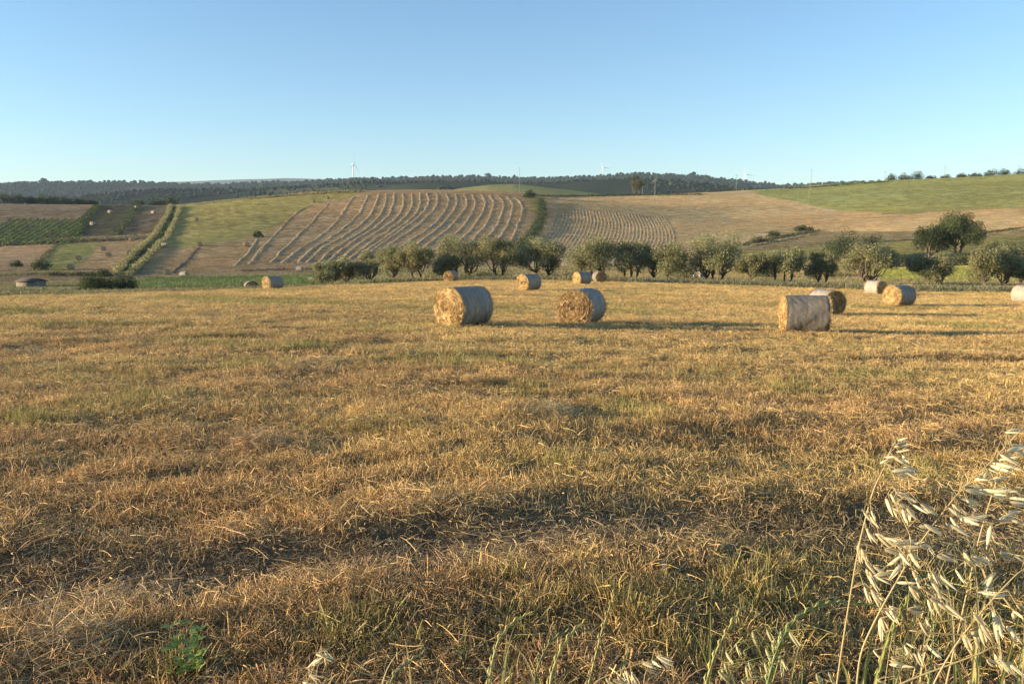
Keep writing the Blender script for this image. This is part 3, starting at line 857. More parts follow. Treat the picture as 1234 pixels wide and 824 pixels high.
# ------------------------------------------------------------------ hay bales
def bale_parts(D, L, det, seed, white=1.0, brown=0.0):
    rg = np.random.default_rng(seed)
    r0 = D / 2
    nt_ = 96 if det else 20; nx = 30 if det else 5
    th = np.linspace(0, 2 * np.pi, nt_, endpoint=False)
    xs = np.linspace(-1, 1, nx)
    X, T = np.meshgrid(xs, th, indexing='ij')
    cx, sx = np.cos(T), np.sin(T)
    n1 = fbm(cx * 2 + 5 + seed, sx * 2 + X * 1.5, 501, 4); n2 = fbm(cx * 7 + X * 9, sx * 7 - X * 4 + seed, 505, 3)
    rad = r0 * (1 + 0.045 * n1 + 0.02 * n2 - 0.045 * np.clip(abs(X) - 0.86, 0, 1) / 0.14 * (0.7 + n1))
    sag = np.where(sx < -0.7, 1 - 0.32 * (abs(sx) - 0.7), 1.0)
    V = np.stack([X * L / 2, cx * rad * 1.01, sx * rad * sag + r0 * 0.965], -1)
    i = np.arange(nx - 1)[:, None] * nt_; j = np.arange(nt_)[None]; k = (j + 1) % nt_
    q = np.stack([i + j, i + k, i + k + nt_, i + j + nt_], -1).reshape(-1, 4)
    st = fbm(X * 22 + seed, cx * 2.2 + sx * 1.7, 511, 4)[..., None]; st2 = sstep(.05, .5, fbm(X * 5 + 3, cx * 2 + sx * 3 + seed, 515, 4))[..., None]
    c = np.array([.235, .205, .165]) * (1 + .55 * st) * (1 - st2 * .7) + np.array([.30, .225, .13]) * (1 + .6 * st) * st2 * .7
    c = np.clip(c * white, 0, .8)
    wrap = make_mesh('net_wrap', V.reshape(-1, 3), q, c.reshape(-1, 3), True)
    faces = []
    nr = 26 if det else 5
    for sgn in (-1, 1):
        rr = np.linspace(0.02, 1.0, nr)
        RR, TT = np.meshgrid(rr, th, indexing='ij')
        edge = V[0 if sgn < 0 else -1]
        ey = edge[:, 1][None] * RR; ez = (edge[:, 2][None] - r0) * RR + r0 * 1.0
        sp = np.sin((RR * 7.5 + TT / (2 * np.pi)) * 2 * np.pi)
        nn = fbm(ey * 9 + seed, ez * 9 + sgn, 521, 4); n3 = fbm(ey * 2.6 + seed, ez * 2.6, 525, 2)
        bul = 0.07 * (1 - RR ** 3) + 0.022 * sp * (RR > .08) + 0.075 * nn + 0.05 * n3 - .07 * np.exp(-(RR / .12) ** 2)
        bul[-1] = 0.0
        FV = np.stack([sgn * (L / 2 + bul), ey, ez], -1)
        FV = FV.reshape(-1, 3)
        i = np.arange(nr - 1)[:, None] * nt_
        q = np.stack([i + j, i + k, i + k + nt_, i + j + nt_], -1).reshape(-1, 4)
        if sgn < 0: q = q[:, ::-1]
        t = np.stack([np.full(nt_, nr * nt_), np.arange(nt_), (np.arange(nt_) + 1) % nt_], -1)
        FV = np.vstack([FV, [(sgn * (L / 2 + 0.05), 0, r0)]])
        hc = np.array([.46, .31, .13]) * (1 - brown) + np.array([.25, .155, .075]) * brown
        col = hc * (1 + 0.6 * nn.reshape(-1, 1))
        col = np.vstack([col, col[:1]])
        mb = MB(); mb.add(FV, q, t, col)
        if det:
            ns = 1500 if det == 2 else 350
            rs = r0 * np.sqrt(rg.random(ns)) * 0.98; ts = rg.random(ns) * 6.283
            dl = (0.08 + .22 * rg.random(ns)) / np.maximum(rs, .1); dl = np.minimum(dl, 1.2)
            jit = rg.normal(size=ns) * .05
            p0 = np.stack([np.zeros(ns), rs * np.cos(ts), rs * np.sin(ts) + r0], 1)
            p1 = np.stack([np.zeros(ns), (rs + jit) * np.cos(ts + dl), (rs + jit) * np.sin(ts + dl) + r0], 1)
            pm = np.stack([np.zeros(ns), (rs + jit / 2) * np.cos(ts + dl / 2), (rs + jit / 2) * np.sin(ts + dl / 2) + r0], 1)
            lift = 0.075 * (1 - (rs / r0) ** 3)
            p0[:, 0] = sgn * (L / 2 + lift + .055 * rg.random(ns) - 0.02); p1[:, 0] = sgn * (L / 2 + lift + .07 * rg.random(ns)- 0.02); 
            bend = pm - (p0 + p1) / 2; bend[:, 0] = sgn * .02 * rg.random(ns)
            v_, q_, c_ = strips(p0, p1, bend, (.007 if det == 2 else .014) * (0.6 + rg.random(ns)), hc * 1.3 * (0.4 + 1.0 * rg.random((ns, 1))), rg, 3)
            mb.add(v_, q_, None, c_)
            nf = 420 if det == 2 else 120      # straw ends poking out round the rim
            tf = rg.random(nf) * 6.283; rf = r0 * (0.95 + .05 * rg.random(nf))
            b_ = np.stack([sgn * (L / 2 - .02 + .03 * rg.random(nf)), rf * np.cos(tf), rf * np.sin(tf) * .98 + r0 * .97], 1)
            d_ = np.stack([sgn * (.03 + .06 * rg.random(nf)), .055 * rg.normal(size=nf) + .035 * np.cos(tf), .055 * rg.normal(size=nf) + .035 * np.sin(tf)], 1)
            v_, q_, c_ = strips(b_, b_ + d_, rg.normal(size=(nf, 3)) * .01, (.007 if det == 2 else .013) * (0.6 + rg.random(nf)), hc * 1.3 * (.5 + .9 * rg.random((nf, 1))), rg, 2)
            mb.add(v_, q_, None, c_)
        faces.append(mb.mesh('straw_face'))
    return wrap, faces


M_WRAP = mat_vc('net_wrap', 0.55, 0, ((3.0, .2), (26.0, .35)), 0.8, 0.02, 0.35)
M_HAYFACE = mat_vc('bale_straw', 0.65, 0.05, ((7.0, .2), (40.0, .25)), 0.6, 0.03, 0.3)


def bale(P, D, L, rz, det, seed, label, group, parts=None, white=1.0, brown=0.0):
    root = empty('hay_bale', P, label, 'hay bale', group, rz)
    wrap, faces = parts or bale_parts(D, L, det, seed, white, brown)
    obj('net_wrap', wrap, M_WRAP, root)
    for f in faces:
        obj('straw_face', f, M_HAYFACE, root)
    return root


for k, ((u, v, h, a, L, det, lab), (bx, by, D)) in enumerate(zip(BALES, bale_spots)):
    zb = float(ground_z(bx, by))
    vd = math.atan2(by, bx)                           # direction of view
    nrm = vd + math.pi - R(a)                         # the visible end's normal, turned left by a
    b = bale((bx, by, zb - 0.03), D, L, nrm, det, 40 + 7 * k, lab, 'round hay bales on the near field', None, {5: 1.45, 6: 1.45, 13: 1.45, 3: 1.3, 2: .78}.get(k, 1.0), {1: .5, 3: .5, 9: .7, 10: .5, 12: .9}.get(k, .0))
    if k == 12:
        b.scale = (1, 1.1, .85)
    if det == 2:                                      # loose straw shed at its foot
        rg = np.random.default_rng(900 + k); ns = 260
        aa = rg.random(ns) * 6.283; rr = .45 + .55 * rg.random(ns)
        p0 = np.stack([np.cos(aa) * rr, np.sin(aa) * rr, np.zeros(ns)], 1)
        p0[:, 2] = ground_z(p0[:, 0] + bx, p0[:, 1] + by) - zb + .05 * rg.random(ns) + .02
        p1 = p0 + np.stack([rg.normal(size=ns) * .12, rg.normal(size=ns) * .12, .05 * rg.random(ns)], 1)
        v_, q_, c_ = strips(p0, p1, rg.normal(size=(ns, 3)) * .02, np.full(ns, .009), np.array([.6, .42, .19]) * (.6 + .7 * rg.random((ns, 1))), rg, 3)
        ca, sa = math.cos(-nrm), math.sin(-nrm)
        v_ = v_ @ np.array([[ca, sa, 0], [-sa, ca, 0], [0, 0, 1]])
        tag(obj('loose_straw', make_mesh('loose_straw', v_, q_, c_), M_STRAW, b), kind='stuff')

FARB = [
    (133, 257.5, 40, 'white lit bale high in the dark green parcel left'), (112, 272, 40, 'white bale in the lower part of the dark green parcel'),
    (165, 252.5, 60, 'pale bale at the top of the dark hedge between two parcels'), (185, 258.5, -50, 'pale bale near the top of the narrow brown parcel'),
    (159, 291.5, 20, 'brown bale just under the dark cross hedge'), (125, 302.5, 10, 'dark brown bale at the top of the tan parcel, left one'),
    (131, 309.5, 10, 'dark bale in the middle of the tan parcel on the lower left'), (95, 314, 10, 'bale in the little green parcel on the lower left'),
    (155, 308, 20, 'bale by the foot of the grassy double bank'), (86, 325, 20, 'low brown bale at the bottom of the green parcel'),
    (199, 299, -60, 'white lit bale touching the right side of the grassy bank'), (237, 267, 15, 'dark bale alone in the green hillside meadow'),
    (241, 297.5, 10, 'bale at the upper end of the dark track across the slope'), (202, 331.5, 10, 'dark bale at the foot of the slope'),
    (222, 335, -55, 'round white bale above the green reeds'), (378, 245, 10, 'tiny bale at the upper corner of the windrow field'),
    (395, 240.5, 10, 'tiny bale on the crest left of the windrows'), (361, 328, -70, 'pale round bale under the windrow field'),
    (297, 297.5, 15, 'dark bale below the lone bush on the slope'), (842, 338, -60, 'pale bale in the rough grass between two olives'),
]
proto = bale_parts(1.3, 1.25, 0, 3, 1.4, .4)
first_far = None
for (u, v, a, lab) in FARB:
    p = ground_at(u, v)
    rz = math.atan2(p.y, p.x) + math.pi - R(a)
    if first_far is None:
        first_far = bale(p, 1.3, 1.25, rz, 0, 3, lab, 'far hay bales', proto); o = first_far
    else:
        o = first_far.copy(); COL.objects.link(o)
        for c in list(first_far.children):
            cc = c.copy(); COL.objects.link(cc); cc.parent = o
        o.location = p; o.rotation_euler = (0, 0, rz); o['label'] = lab
    o.scale = (1.25,) * 3 if v < 300 else (1.1,) * 3

# ------------------------------------------------------------------ windrows on the hill
def world_path(px, step=0.8):
    px = np.asarray(px, float)
    t = np.arange(len(px)); tf = np.linspace(0, len(px) - 1, 60)
    uu = np.interp(tf, t, px[:, 0]); vv = np.interp(tf, t, px[:, 1])
    k = np.array([1, 2, 3, 2, 1.]) / 9
    us = np.convolve(np.pad(uu, 2, mode='edge'), k, 'valid'); vs = np.convolve(np.pad(vv, 2, mode='edge'), k, 'valid')
    us[[0, -1]] = uu[[0, -1]]; vs[[0, -1]] = vv[[0, -1]]
    W = np.array([ground_at(a, b, 100, 620, 2600) for a, b in zip(us, vs)])
    # smooth in the world and resample
    kk = np.ones(7) / 7
    Wx = np.convolve(np.pad(W[:, 0], 3, mode='edge'), kk, 'valid'); Wy = np.convolve(np.pad(W[:, 1], 3, mode='edge'), kk, 'valid')
    ds = np.concatenate([[0], np.cumsum(np.hypot(np.diff(Wx), np.diff(Wy)))])
    m = max(4, int(ds[-1] / step)); s = np.linspace(0, ds[-1], m)
    return np.stack([np.interp(s, ds, Wx), np.interp(s, ds, Wy)], 1)


def ridge(name, path, wid, hgt, col, seed, mat, label, cat, group, gap=0.0, rag=1.0):
    n = len(path)
    T = np.gradient(path, axis=0); T /= np.linalg.norm(T, axis=1, keepdims=True) + 1e-9
    Nn = np.stack([-T[:, 1], T[:, 0]], 1)
    sarr = np.arange(n) * .8
    path = path + Nn * rag * (0.4 * fbm(sarr * .12, sarr * 0 + seed, 601, 3) + .15 * fbm(sarr * .7, sarr * 0 + seed, 603, 2))[:, None]
    ph = np.linspace(-1, 1, 9)
    wv = wid * (1 + .38 * rag * fbm(sarr * .45, sarr * 0 + seed, 605, 3)); hv = hgt * (1 + .5 * rag * fbm(sarr * .5, sarr * 0 + seed + 5, 609, 3))
    if gap:
        hv = hv * sstep(-gap, -gap + .25, fbm(sarr * .06, sarr * 0 + seed, 611, 2) + .25)
    hv *= sstep(0, 3, np.arange(n)) * sstep(0, 3, np.arange(n)[::-1]) * .9 + .1
    X = path[:, None] + Nn[:, None] * (wv[:, None] * .5 * ph[None])[:, :, None]
    prof = np.cos(ph * np.pi / 2) ** .7
    rgh = 1 + .35 * fbm(X[..., 0] * 1.3, X[..., 1] * 1.3, 615, 2)
    Z = ground_z(X[..., 0], X[..., 1]) + hv[:, None] * prof[None] * rgh - .04
    V = np.concatenate([X, Z[..., None]], -1).reshape(-1, 3)
    c = np.asarray(col)[None] * (1 + .3 * fbm(V[:, 0] * .6, V[:, 1] * .6, 619, 3))[:, None]
    mb = MB(); mb.add(V, sheet_faces(n, 9), None, c)
    rg = np.random.default_rng(4000 + seed); nl = int(n * 5 * rag); k = rg.integers(0, n, nl)      # wisps of hay
    Cx = path[k] + Nn[k] * (rg.normal(size=nl) * .36 * wv[k])[:, None] + rg.normal(size=(nl, 2)) * .2
    C = np.column_stack([Cx, ground_z(Cx[:, 0], Cx[:, 1]) + hv[k] * rg.random(nl) * 1.05])
    lv, lq = leaves(C, .27 * (.5 + rg.random(nl)), .35, 0.0, rg)
    mb.add(lv, lq, None, np.repeat(np.asarray(col)[None] * (.65 + .7 * rg.random((nl, 1))), 4, 0))
    o = obj(name, mb.mesh(name), mat)
    return tag(o, label, cat, group)


def Z2(*pts): return [(300 + x / 3.981, 170 + y / 3.981) for x, y in pts]


GUIDES = [
    Z2((0, 592), (55, 530), (100, 480), (170, 400), (215, 355), (262, 322), (322, 303)),
    Z2((100, 592), (150, 535), (200, 490), (250, 440), (310, 385), (350, 335), (385, 298)),
    Z2((155, 596), (230, 530), (320, 475), (400, 410), (450, 350), (480, 300), (505, 262)),
    Z2((225, 592), (295, 525), (380, 475), (470, 410), (530, 350), (555, 300), (575, 255)),
    Z2((280, 592), (350, 515), (440, 470), (530, 410), (590, 350), (610, 300), (625, 250)),
    Z2((325, 592), (400, 520), (495, 465), (580, 410), (635, 350), (655, 300), (660, 248)),
    Z2((375, 592), (450, 515), (540, 460), (630, 400), (680, 350), (695, 300), (700, 246)),
    Z2((420, 590), (500, 515), (590, 455), (680, 395), (730, 345), (745, 300), (740, 245)),
    Z2((470, 580), (560, 505), (645, 448), (720, 395), (770, 345), (788, 300), (782, 245)),
    Z2((520, 570), (605, 500), (690, 440), (765, 388), (810, 340), (826, 295), (820, 245)),
    Z2((560, 555), (640, 490), (730, 430), (805, 375), (850, 330), (866, 290), (857, 245)),
    Z2((620, 545), (700, 480), (790, 425), (850, 370), (893, 325), (910, 285), (900, 246)),
    Z2((690, 535), (780, 475), (860, 425), (915, 375), (950, 325), (962, 285), (945, 248)),
    Z2((770, 525), (835, 475), (900, 428), (955, 375), (990, 325), (1003, 290), (990, 250)),
    Z2((830, 520), (895, 470), (955, 425), (1005, 370), (1040, 325), (1050, 290), (1030, 251)),
    Z2((885, 530), (960, 475), (1015, 425), (1060, 370), (1083, 325), (1090, 290), (1068, 253)),
    Z2((960, 530), (1020, 475), (1070, 425), (1105, 370), (1130, 325), (1136, 290), (1112, 255)),
    Z2((1040, 510), (1085, 465), (1130, 415), (1155, 365), (1172, 325), (1178, 295), (1152, 258)),
    Z2((1090, 520), (1150, 460), (1190, 410), (1210, 360), (1224, 325), (1222, 290), (1192, 261)),
    Z2((1150, 530), (1205, 465), (1240, 410), (1258, 360), (1268, 325), (1262, 295), (1232, 264)),
    Z2((1210, 545), (1262, 470), (1290, 410), (1308, 360), (1315, 325), (1305, 295), (1270, 268)),
]
for k, g in enumerate(GUIDES):
    ridge('windrow', world_path(g), 1.6 if k > 1 else 1.2, .30, (.415, .305, .165), k, M_HAY, 'long pale ridge of raked hay curving up the hillside between brown stubble strips', 'windrow',
          'hay windrows curving up the hillside')
# finer raked rows in the next field, right of the hedge
A0 = [(640, 309), (654, 292), (664, 277), (671, 262), (672, 250)]
A1 = [(755, 320), (769, 303), (777, 288), (777, 274), (768, 257)]
for k in range(34):
    t = k / 25
    g = [(a[0] * (1 - t) + b[0] * t, a[1] * (1 - t) + b[1] * t) for a, b in zip(A0, A1)]
    ridge('raked_row', world_path(g), .9, .20, (.38, .285, .16), 60 + k, M_HAY, 'thin raked row of dry grass in the field right of the hedge', 'raked row', 'thin raked rows right of the hedge', 0.0, .3)
# a few loose dark and pale ridges on the left slope
for k, (g, lab) in enumerate((([(240, 298), (225, 315), (204, 331)], 'dark broken track ridge running down the left slope'),
                              ([(312, 287), (300, 305), (282, 322)], 'pale spoil ridge below the lone bush'),
                              ([(322, 292), (310, 307), (300, 320)], 'short pale ridge right of the lone bush'))):
    ridge('earth_ridge', world_path(g), 1.3, .32, ((.16, .12, .07), (.38, .29, .16), (.38, .285, .16))[k], 90 + k, M_HAY, lab, 'earth ridge', None)


# ------------------------------------------------------------------ trees, bushes, hedges
def limb_path(a, b, rg, n=6, wob=.08):
    t = np.linspace(0, 1, n)[:, None]
    P = np.asarray(a)[None] * (1 - t) + np.asarray(b)[None] * t
    L = np.linalg.norm(np.asarray(b) - np.asarray(a))
    P = P + rg.normal(size=P.shape) * wob * L * (t * (1 - t) * 3)
    return P


OLIVE = [(.29, .28, .135), (.34, .325, .165), (.22, .22, .10)]
DARKG = [(.055, .08, .025), (.075, .10, .035), (.045, .065, .022)]
SCRUB = [(.10, .11, .045), (.14, .14, .06), (.075, .085, .035)]


def lobes_cloud(lobes, nleaf, size, cols, rg, asp=.45):
    cen = np.array([l[:3] for l in lobes]); rad = np.array([l[3] for l in lobes])
    p = rad ** 2; p /= p.sum()
    k = rg.choice(len(lobes), nleaf, p=p)
    d = rg.normal(size=(nleaf, 3)); d /= np.linalg.norm(d, axis=1, keepdims=True)
    rr = rg.random(nleaf) ** .45
    # clumps inside the lobe: twiggy fistfuls with gaps between
    tw = rg.normal(size=(len(lobes), 26, 3)); tw /= np.linalg.norm(tw, axis=2, keepdims=True)
    tj = rg.integers(0, 26, nleaf)
    d = np.where((rg.random(nleaf) < .72)[:, None], tw[k, tj] + .34 * rg.normal(size=(nleaf, 3)), d)
    d /= np.maximum(np.linalg.norm(d, axis=1, keepdims=True), .6)
    C = cen[k] + d * (rad[k] * rr * 1.05)[:, None] * np.array([1, 1, .88])
    V, q = leaves(C, size * (.65 + .7 * rg.random(nleaf)), asp, .25, rg, out=d * .6)
    cc = np.asarray(cols)[rg.integers(0, len(cols), nleaf)] * (.72 + .56 * rg.random((nleaf, 1)))
    lt = (.8 + .4 * rg.random(len(lobes)))[k][:, None]
    return V, q, np.repeat(cc * lt, 4, 0)


def tree(name, label, cat, group, base, h, w, seed, nleaf=3600, leaf=.24, cols=OLIVE, trunk=.26, stems=2, bark=(.16, .125, .085), lean=0.0):
    rg = np.random.default_rng(seed)
    root = empty(name, base, label, cat, group)
    cz = h * (trunk + (1 - trunk) * .52); ax, az = w / 2, h * (1 - trunk) * .5
    nl = int(rg.integers(11, 16)) + (8 if nleaf > 11000 else 0); lobes = []
    for i in range(nl):
        a = 6.283 * (i + rg.random() * .7) / nl * 2.4; e = rg.uniform(-.7, 1.0)
        q = rg.uniform(.35, .75)
        lx, ly, lz = math.cos(a) * ax * q * math.sqrt(max(.1, 1 - .5 * e * e)), math.sin(a) * ax * q * .9 * math.sqrt(max(.1, 1 - .5 * e * e)), cz + e * az * .68
        lobes.append((lx + lean * lz, ly, lz, min(ax, az) * rg.uniform(.30, .66)))
    lobes.append((0, 0, cz, min(ax, az) * .6))
    mb = MB(); tr = max(.05, h * .028)
    offs = [((i - (stems - 1) / 2) * tr * 3.0 + rg.normal() * .05, rg.normal() * .12, 0) for i in range(stems)]
    forks = []
    for (ox, oy, _) in offs:
        f = np.array([ox * 2.2 + rg.normal() * h * .035, oy * 2 + rg.normal() * .1, h * trunk * rg.uniform(.85, 1.25)])
        mb.tube(limb_path((ox, oy, -.15), f, rg, 6, .05), np.linspace(tr * 1.35, tr * .8, 6), 8, bark); forks.append(f)
    for l in lobes:
        f = min(forks, key=lambda q: np.hypot(*(q[:2] - np.array(l[:2]))))
        e = np.array(l[:3]); P = limb_path(f, e, rg, 6, .10)
        mb.tube(P, np.linspace(tr * .6, tr * .12, 6), 6, bark)
        for _ in range(2):
            d = rg.normal(size=3); d /= np.linalg.norm(d)
            mb.tube(limb_path(P[3], e + d * l[3] * .8, rg, 4, .08), np.linspace(tr * .25, tr * .05, 4), 4, bark)
    mb.build('trunk', M_BARK, root, True)
    V, q, c = lobes_cloud(lobes, nleaf, leaf, cols, rg)
    obj('crown', make_mesh('crown', V, q, c), M_LEAF, root)
    return root


OLV = [  # u, v_base, v_top, width px, stems, label
    (388, 347, 318, 27, 1, 'leftmost and smallest olive tree, beside the small pale bale at the crest end'),
    (403, 346, 314, 27, 1, 'slim little olive, second from the left end of the row'),
    (417, 344, 310, 28, 1, 'young olive, third from the left end, thin bare trunk'),
    (447, 341, 305, 40, 2, 'twin trunked olive under the lower end of the windrows'),
    (475, 338, 299, 32, 1, 'narrow upright olive between the twin trunked olive and a broader one'),
    (501, 337, 293, 44, 2, 'broad olive left of the small far bale'),
    (538, 337, 306, 36, 2, 'low pale shrubby olive just left of the small far bale'),
    (560, 337, 287, 60, 3, 'tall dark olive standing behind the foremost middle bale'),
    (603, 336, 289, 48, 2, 'dark olive between the foremost middle bale and the mid distance bale'),
    (655, 337, 291, 60, 2, 'wide olive right behind the mid distance bale'),
    (713, 338, 289, 58, 3, 'wide olive with forked pale trunks above the peeping bale'),
    (760, 340, 292, 48, 3, 'olive with dense dark base right of the forked one'),
    (788, 340, 300, 26, 1, 'thin olive tucked against the left side of a single trunked olive'),
    (806, 342, 294, 42, 1, 'olive with one clear dark trunk in the middle right of the row'),
    (858, 345, 286, 62, 3, 'tallest olive of the row, full crown on leaning trunks'),
    (906, 346, 306, 36, 1, 'small olive with sparse crown just right of the tallest olive'),
    (945, 348, 299, 50, 3, 'many stemmed olive behind the grey flanked bale, left of it'),
    (989, 348, 303, 38, 2, 'slender olive over the half hidden brown bale'),
    (1048, 346, 294, 58, 2, 'olive leaning right above the white and golden bales'),
    (1124, 354, 302, 50, 3, 'pale silvery olive standing alone right of the golden ended bale'),
    (1186, 354, 302, 36, 1, 'light thin olive, third from the right edge'),
    (1209, 354, 300, 42, 2, 'dark olive, second from the right edge'),
    (1236, 353, 310, 38, 2, 'olive cut by the right edge behind the white netted bale'),
]
for k, (u, vb, vt, wp, st, lab) in enumerate(OLV):
    s, _ = ray(u, vb)
    Ye = float(edge_Y(float(s))) + (4.0 if u > 450 else 14.0) + (k * 37 % 5)
    zb = float(ground_z(float(s) * Ye, Ye))
    ub, vb2 = proj(np.array(float(s) * Ye), np.array(Ye), np.array(zb))
    hh = (float(vb2) - vt) / F * Ye
    pal = [OLIVE, OLIVE, [(.29, .275, .125), (.35, .32, .16), (.22, .215, .095)]][k % 3]
    tree('olive_tree', lab, 'olive tree', 'olive trees along the far edge of the field', (float(s) * Ye, Ye, zb), hh * 1.03, wp / F * Ye * (1.08 + .011 * (k * 53 % 31)), 700 + k, int(1000 + 185 * wp), .20, pal, .14 if u < 900 else .18, st)


def bush(label, cat, group, u, vb, wpx, hpx, seed, cols=SCRUB, Y=None, nleaf=1500, leaf=None, name='bush'):
    if Y is None:
        p = ground_at(u, vb)
    else:
        s, _ = ray(u, vb); p = gpoint(float(s) * Y, Y)
    k = p.y / F; w, h = wpx * k, hpx * k * 1.3
    rg = np.random.default_rng(seed)
    root = empty(name, p, label, cat, group)
    nl = max(4, int(w / h * 5)); lobes = []
    for i in range(nl):
        lx = (i + .5) / nl * 2 - 1 + rg.normal() * .1
        hh = h * math.sqrt(max(.12, 1 - lx * lx * .8)) * rg.uniform(.7, 1.05)
        r_ = min(hh * .45, w * .35)
        lobes.append((lx * (w / 2 - r_ * .5), rg.normal() * h * .25, max(r_ * .6, hh - r_), r_)); lobes.append((lx * w * .4, rg.normal() * h * .2, hh * .35, hh * .4))
    mb = MB()
    for l in lobes[::2]:
        mb.tube(limb_path((l[0] * .3, l[1] * .3, -.1), l[:3], rg, 4), np.linspace(h * .03, h * .008, 4), 5, (.13, .10, .07))
    mb.build('stem', M_BARK, root, True)
    V, q, c = lobes_cloud(lobes, nleaf, leaf or max(.16, k * 1.6), cols, rg, .55)
    obj('foliage', make_mesh('foliage', V, q, c), M_LEAF, root)
    return root


def sized(u, vb, hp, wp):
    p = ground_at(u, vb); k = p.y / F
    return p, hp * k, wp * k


BIG1 = sized(1153, 309, 54, 74); BIG2 = sized(1122, 311, 40, 60)
tree('broadleaf_tree', 'big round crowned dark tree on the bank, trunk forked low, above the right olives', 'tree', None, *BIG1, 801, 20000, .34, [(.12, .145, .045), (.15, .17, .06), (.09, .11, .035)], .17, 2)
tree('broadleaf_tree', 'lower dark tree merging with the left flank of the big round crowned tree', 'tree', None, *BIG2, 802, 12000, .34, DARKG, .10, 2)
bush('dark green thicket rising behind the slender olive, left half', 'thicket', None, 1018, 316, 52, 36, 811, DARKG, None, 5000)
bush('dark green bush at the right end of the thicket', 'bush', None, 1046, 313, 26, 32, 812, DARKG, None, 2000)
bush('low shadowy scrub on the bank below the big tree', 'scrub', None, 1095, 321, 60, 14, 813, DARKG, None, 1800)
bush('low green scrub at the foot of the big tree trunk', 'scrub', None, 1165, 320, 70, 14, 814, [(.10, .14, .035), (.13, .16, .045)], None, 1800)
bush('yellowish reed bed on the bank at the right edge', 'reeds', None, 1215, 306, 80, 13, 815, [(.2, .2, .07), (.24, .22, .08)], None, 1600)
bush('dry brown scrub patch behind the two right of centre olives', 'scrub', None, 830, 332, 60, 12, 816, [(.2, .16, .075), (.15, .13, .06)], None, 1200)
bush('dark scrub between the single trunked and the tallest olive', 'scrub', None, 826, 335, 40, 26, 817, DARKG, 112, 1500)
bush('brownish low scrub behind the slender olive', 'scrub', None, 1012, 337, 50, 10, 818, [(.2, .17, .07), (.14, .13, .05)], None, 900)
bush('small dark hedge block behind the small sparse olive', 'bush', None, 922, 325, 26, 17, 819, DARKG, 125, 1100)
bush('dry yellow brush behind the low shrubby olive', 'scrub', None, 530, 337, 44, 14, 820, [(.2, .19, .08), (.16, .15, .06)], 116, 1100)
bush('dark undergrowth beneath the two dark middle olives', 'scrub', None, 590, 336, 90, 13, 821, DARKG, 114, 1600)
bush('dark undergrowth below the wide olives right of the hedge', 'scrub', None, 690, 336, 120, 14, 822, SCRUB, 114, 1900)
bush('large dark bush at the foot of the grassy bank, right lump', 'bush', 'dark bushes at the bank foot', 150, 352, 34, 25, 823, DARKG, 92, 4000)
bush('large dark bush at the foot of the grassy bank, left sprawling lump', 'bush', 'dark bushes at the bank foot', 118, 353, 52, 23, 824, DARKG, 90, 5000)
bush('round bush peeping over the sprawling dark bush', 'bush', None, 125, 334, 18, 9, 825, DARKG, None, 800)
bush('green reeds fringe running left from the dark bush', 'reeds', None, 55, 356, 100, 8, 826, [(.11, .14, .045), (.14, .15, .06)], 88, 2600)
bush('small round tree by the field track on the far left', 'bush', None, 20, 322, 14, 8, 827, DARKG, None, 700)
bush('two lobed dark bush above the stone hut', 'bush', None, 51, 326, 24, 13, 828, DARKG, None, 1100)
bush('thin scrub line right of the stone hut', 'scrub', None, 95, 333, 110, 6, 829, [(.17, .16, .07), (.12, .12, .05)], None, 1500)
bush('lone dark bush on the slope left of the windrows', 'bush', None, 311, 287, 12, 9, 830, DARKG, None, 600)
bush('low bush in the middle of the embankment hedge', 'bush', None, 932, 286, 18, 7, 831, SCRUB, None, 600)
bush('dark bush at the upper end of the embankment', 'bush', None, 967, 279.5, 28, 7, 832, DARKG, None, 800)
bush('straggly bush at the lower end of the embankment', 'bush', None, 914, 293, 24, 7, 833, [(.2, .18, .08), (.14, .14, .06)], None, 700)
bush('round dark bush at the top of the hedge beside the windrow field', 'bush', None, 638, 239, 15, 9, 834, DARKG, None, 700)


def hedge(name, label, cat, px, wid, hgt, dens, cols, seed, leaf=.55, up=.2):
    path = world_path(px, 1.0); n0 = len(path)
    rg = np.random.default_rng(seed)
    n = int(n0 * dens)
    k = rg.integers(0, n0, n)
    hm = hgt * (.45 + .55 * np.clip(.6 + fbm(k * .12, k * 0 + seed, 631, 3), 0, 1.2))
    C = np.zeros((n, 3))
    C[:, :2] = path[k] + rg.normal(size=(n, 2)) * wid * .38
    C[:, 2] = ground_z(C[:, 0], C[:, 1]) + hm * rg.random(n) ** .8 * (1 - .35 * rg.random(n))
    V, q = leaves(C, leaf * (.6 + .8 * rg.random(n)), .55, up, rg)
    lump = fbm(C[:, 0] * .3, C[:, 1] * .3, 635, 2)[:, None]
    cc = np.asarray(cols)[rg.integers(0, len(cols), n)] * (.7 + .6 * rg.random((n, 1))) * (1 + .3 * lump)
    o = obj(name, make_mesh(name, V, q, np.repeat(cc, 4, 0)), M_LEAF)
    return tag(o, label, cat)


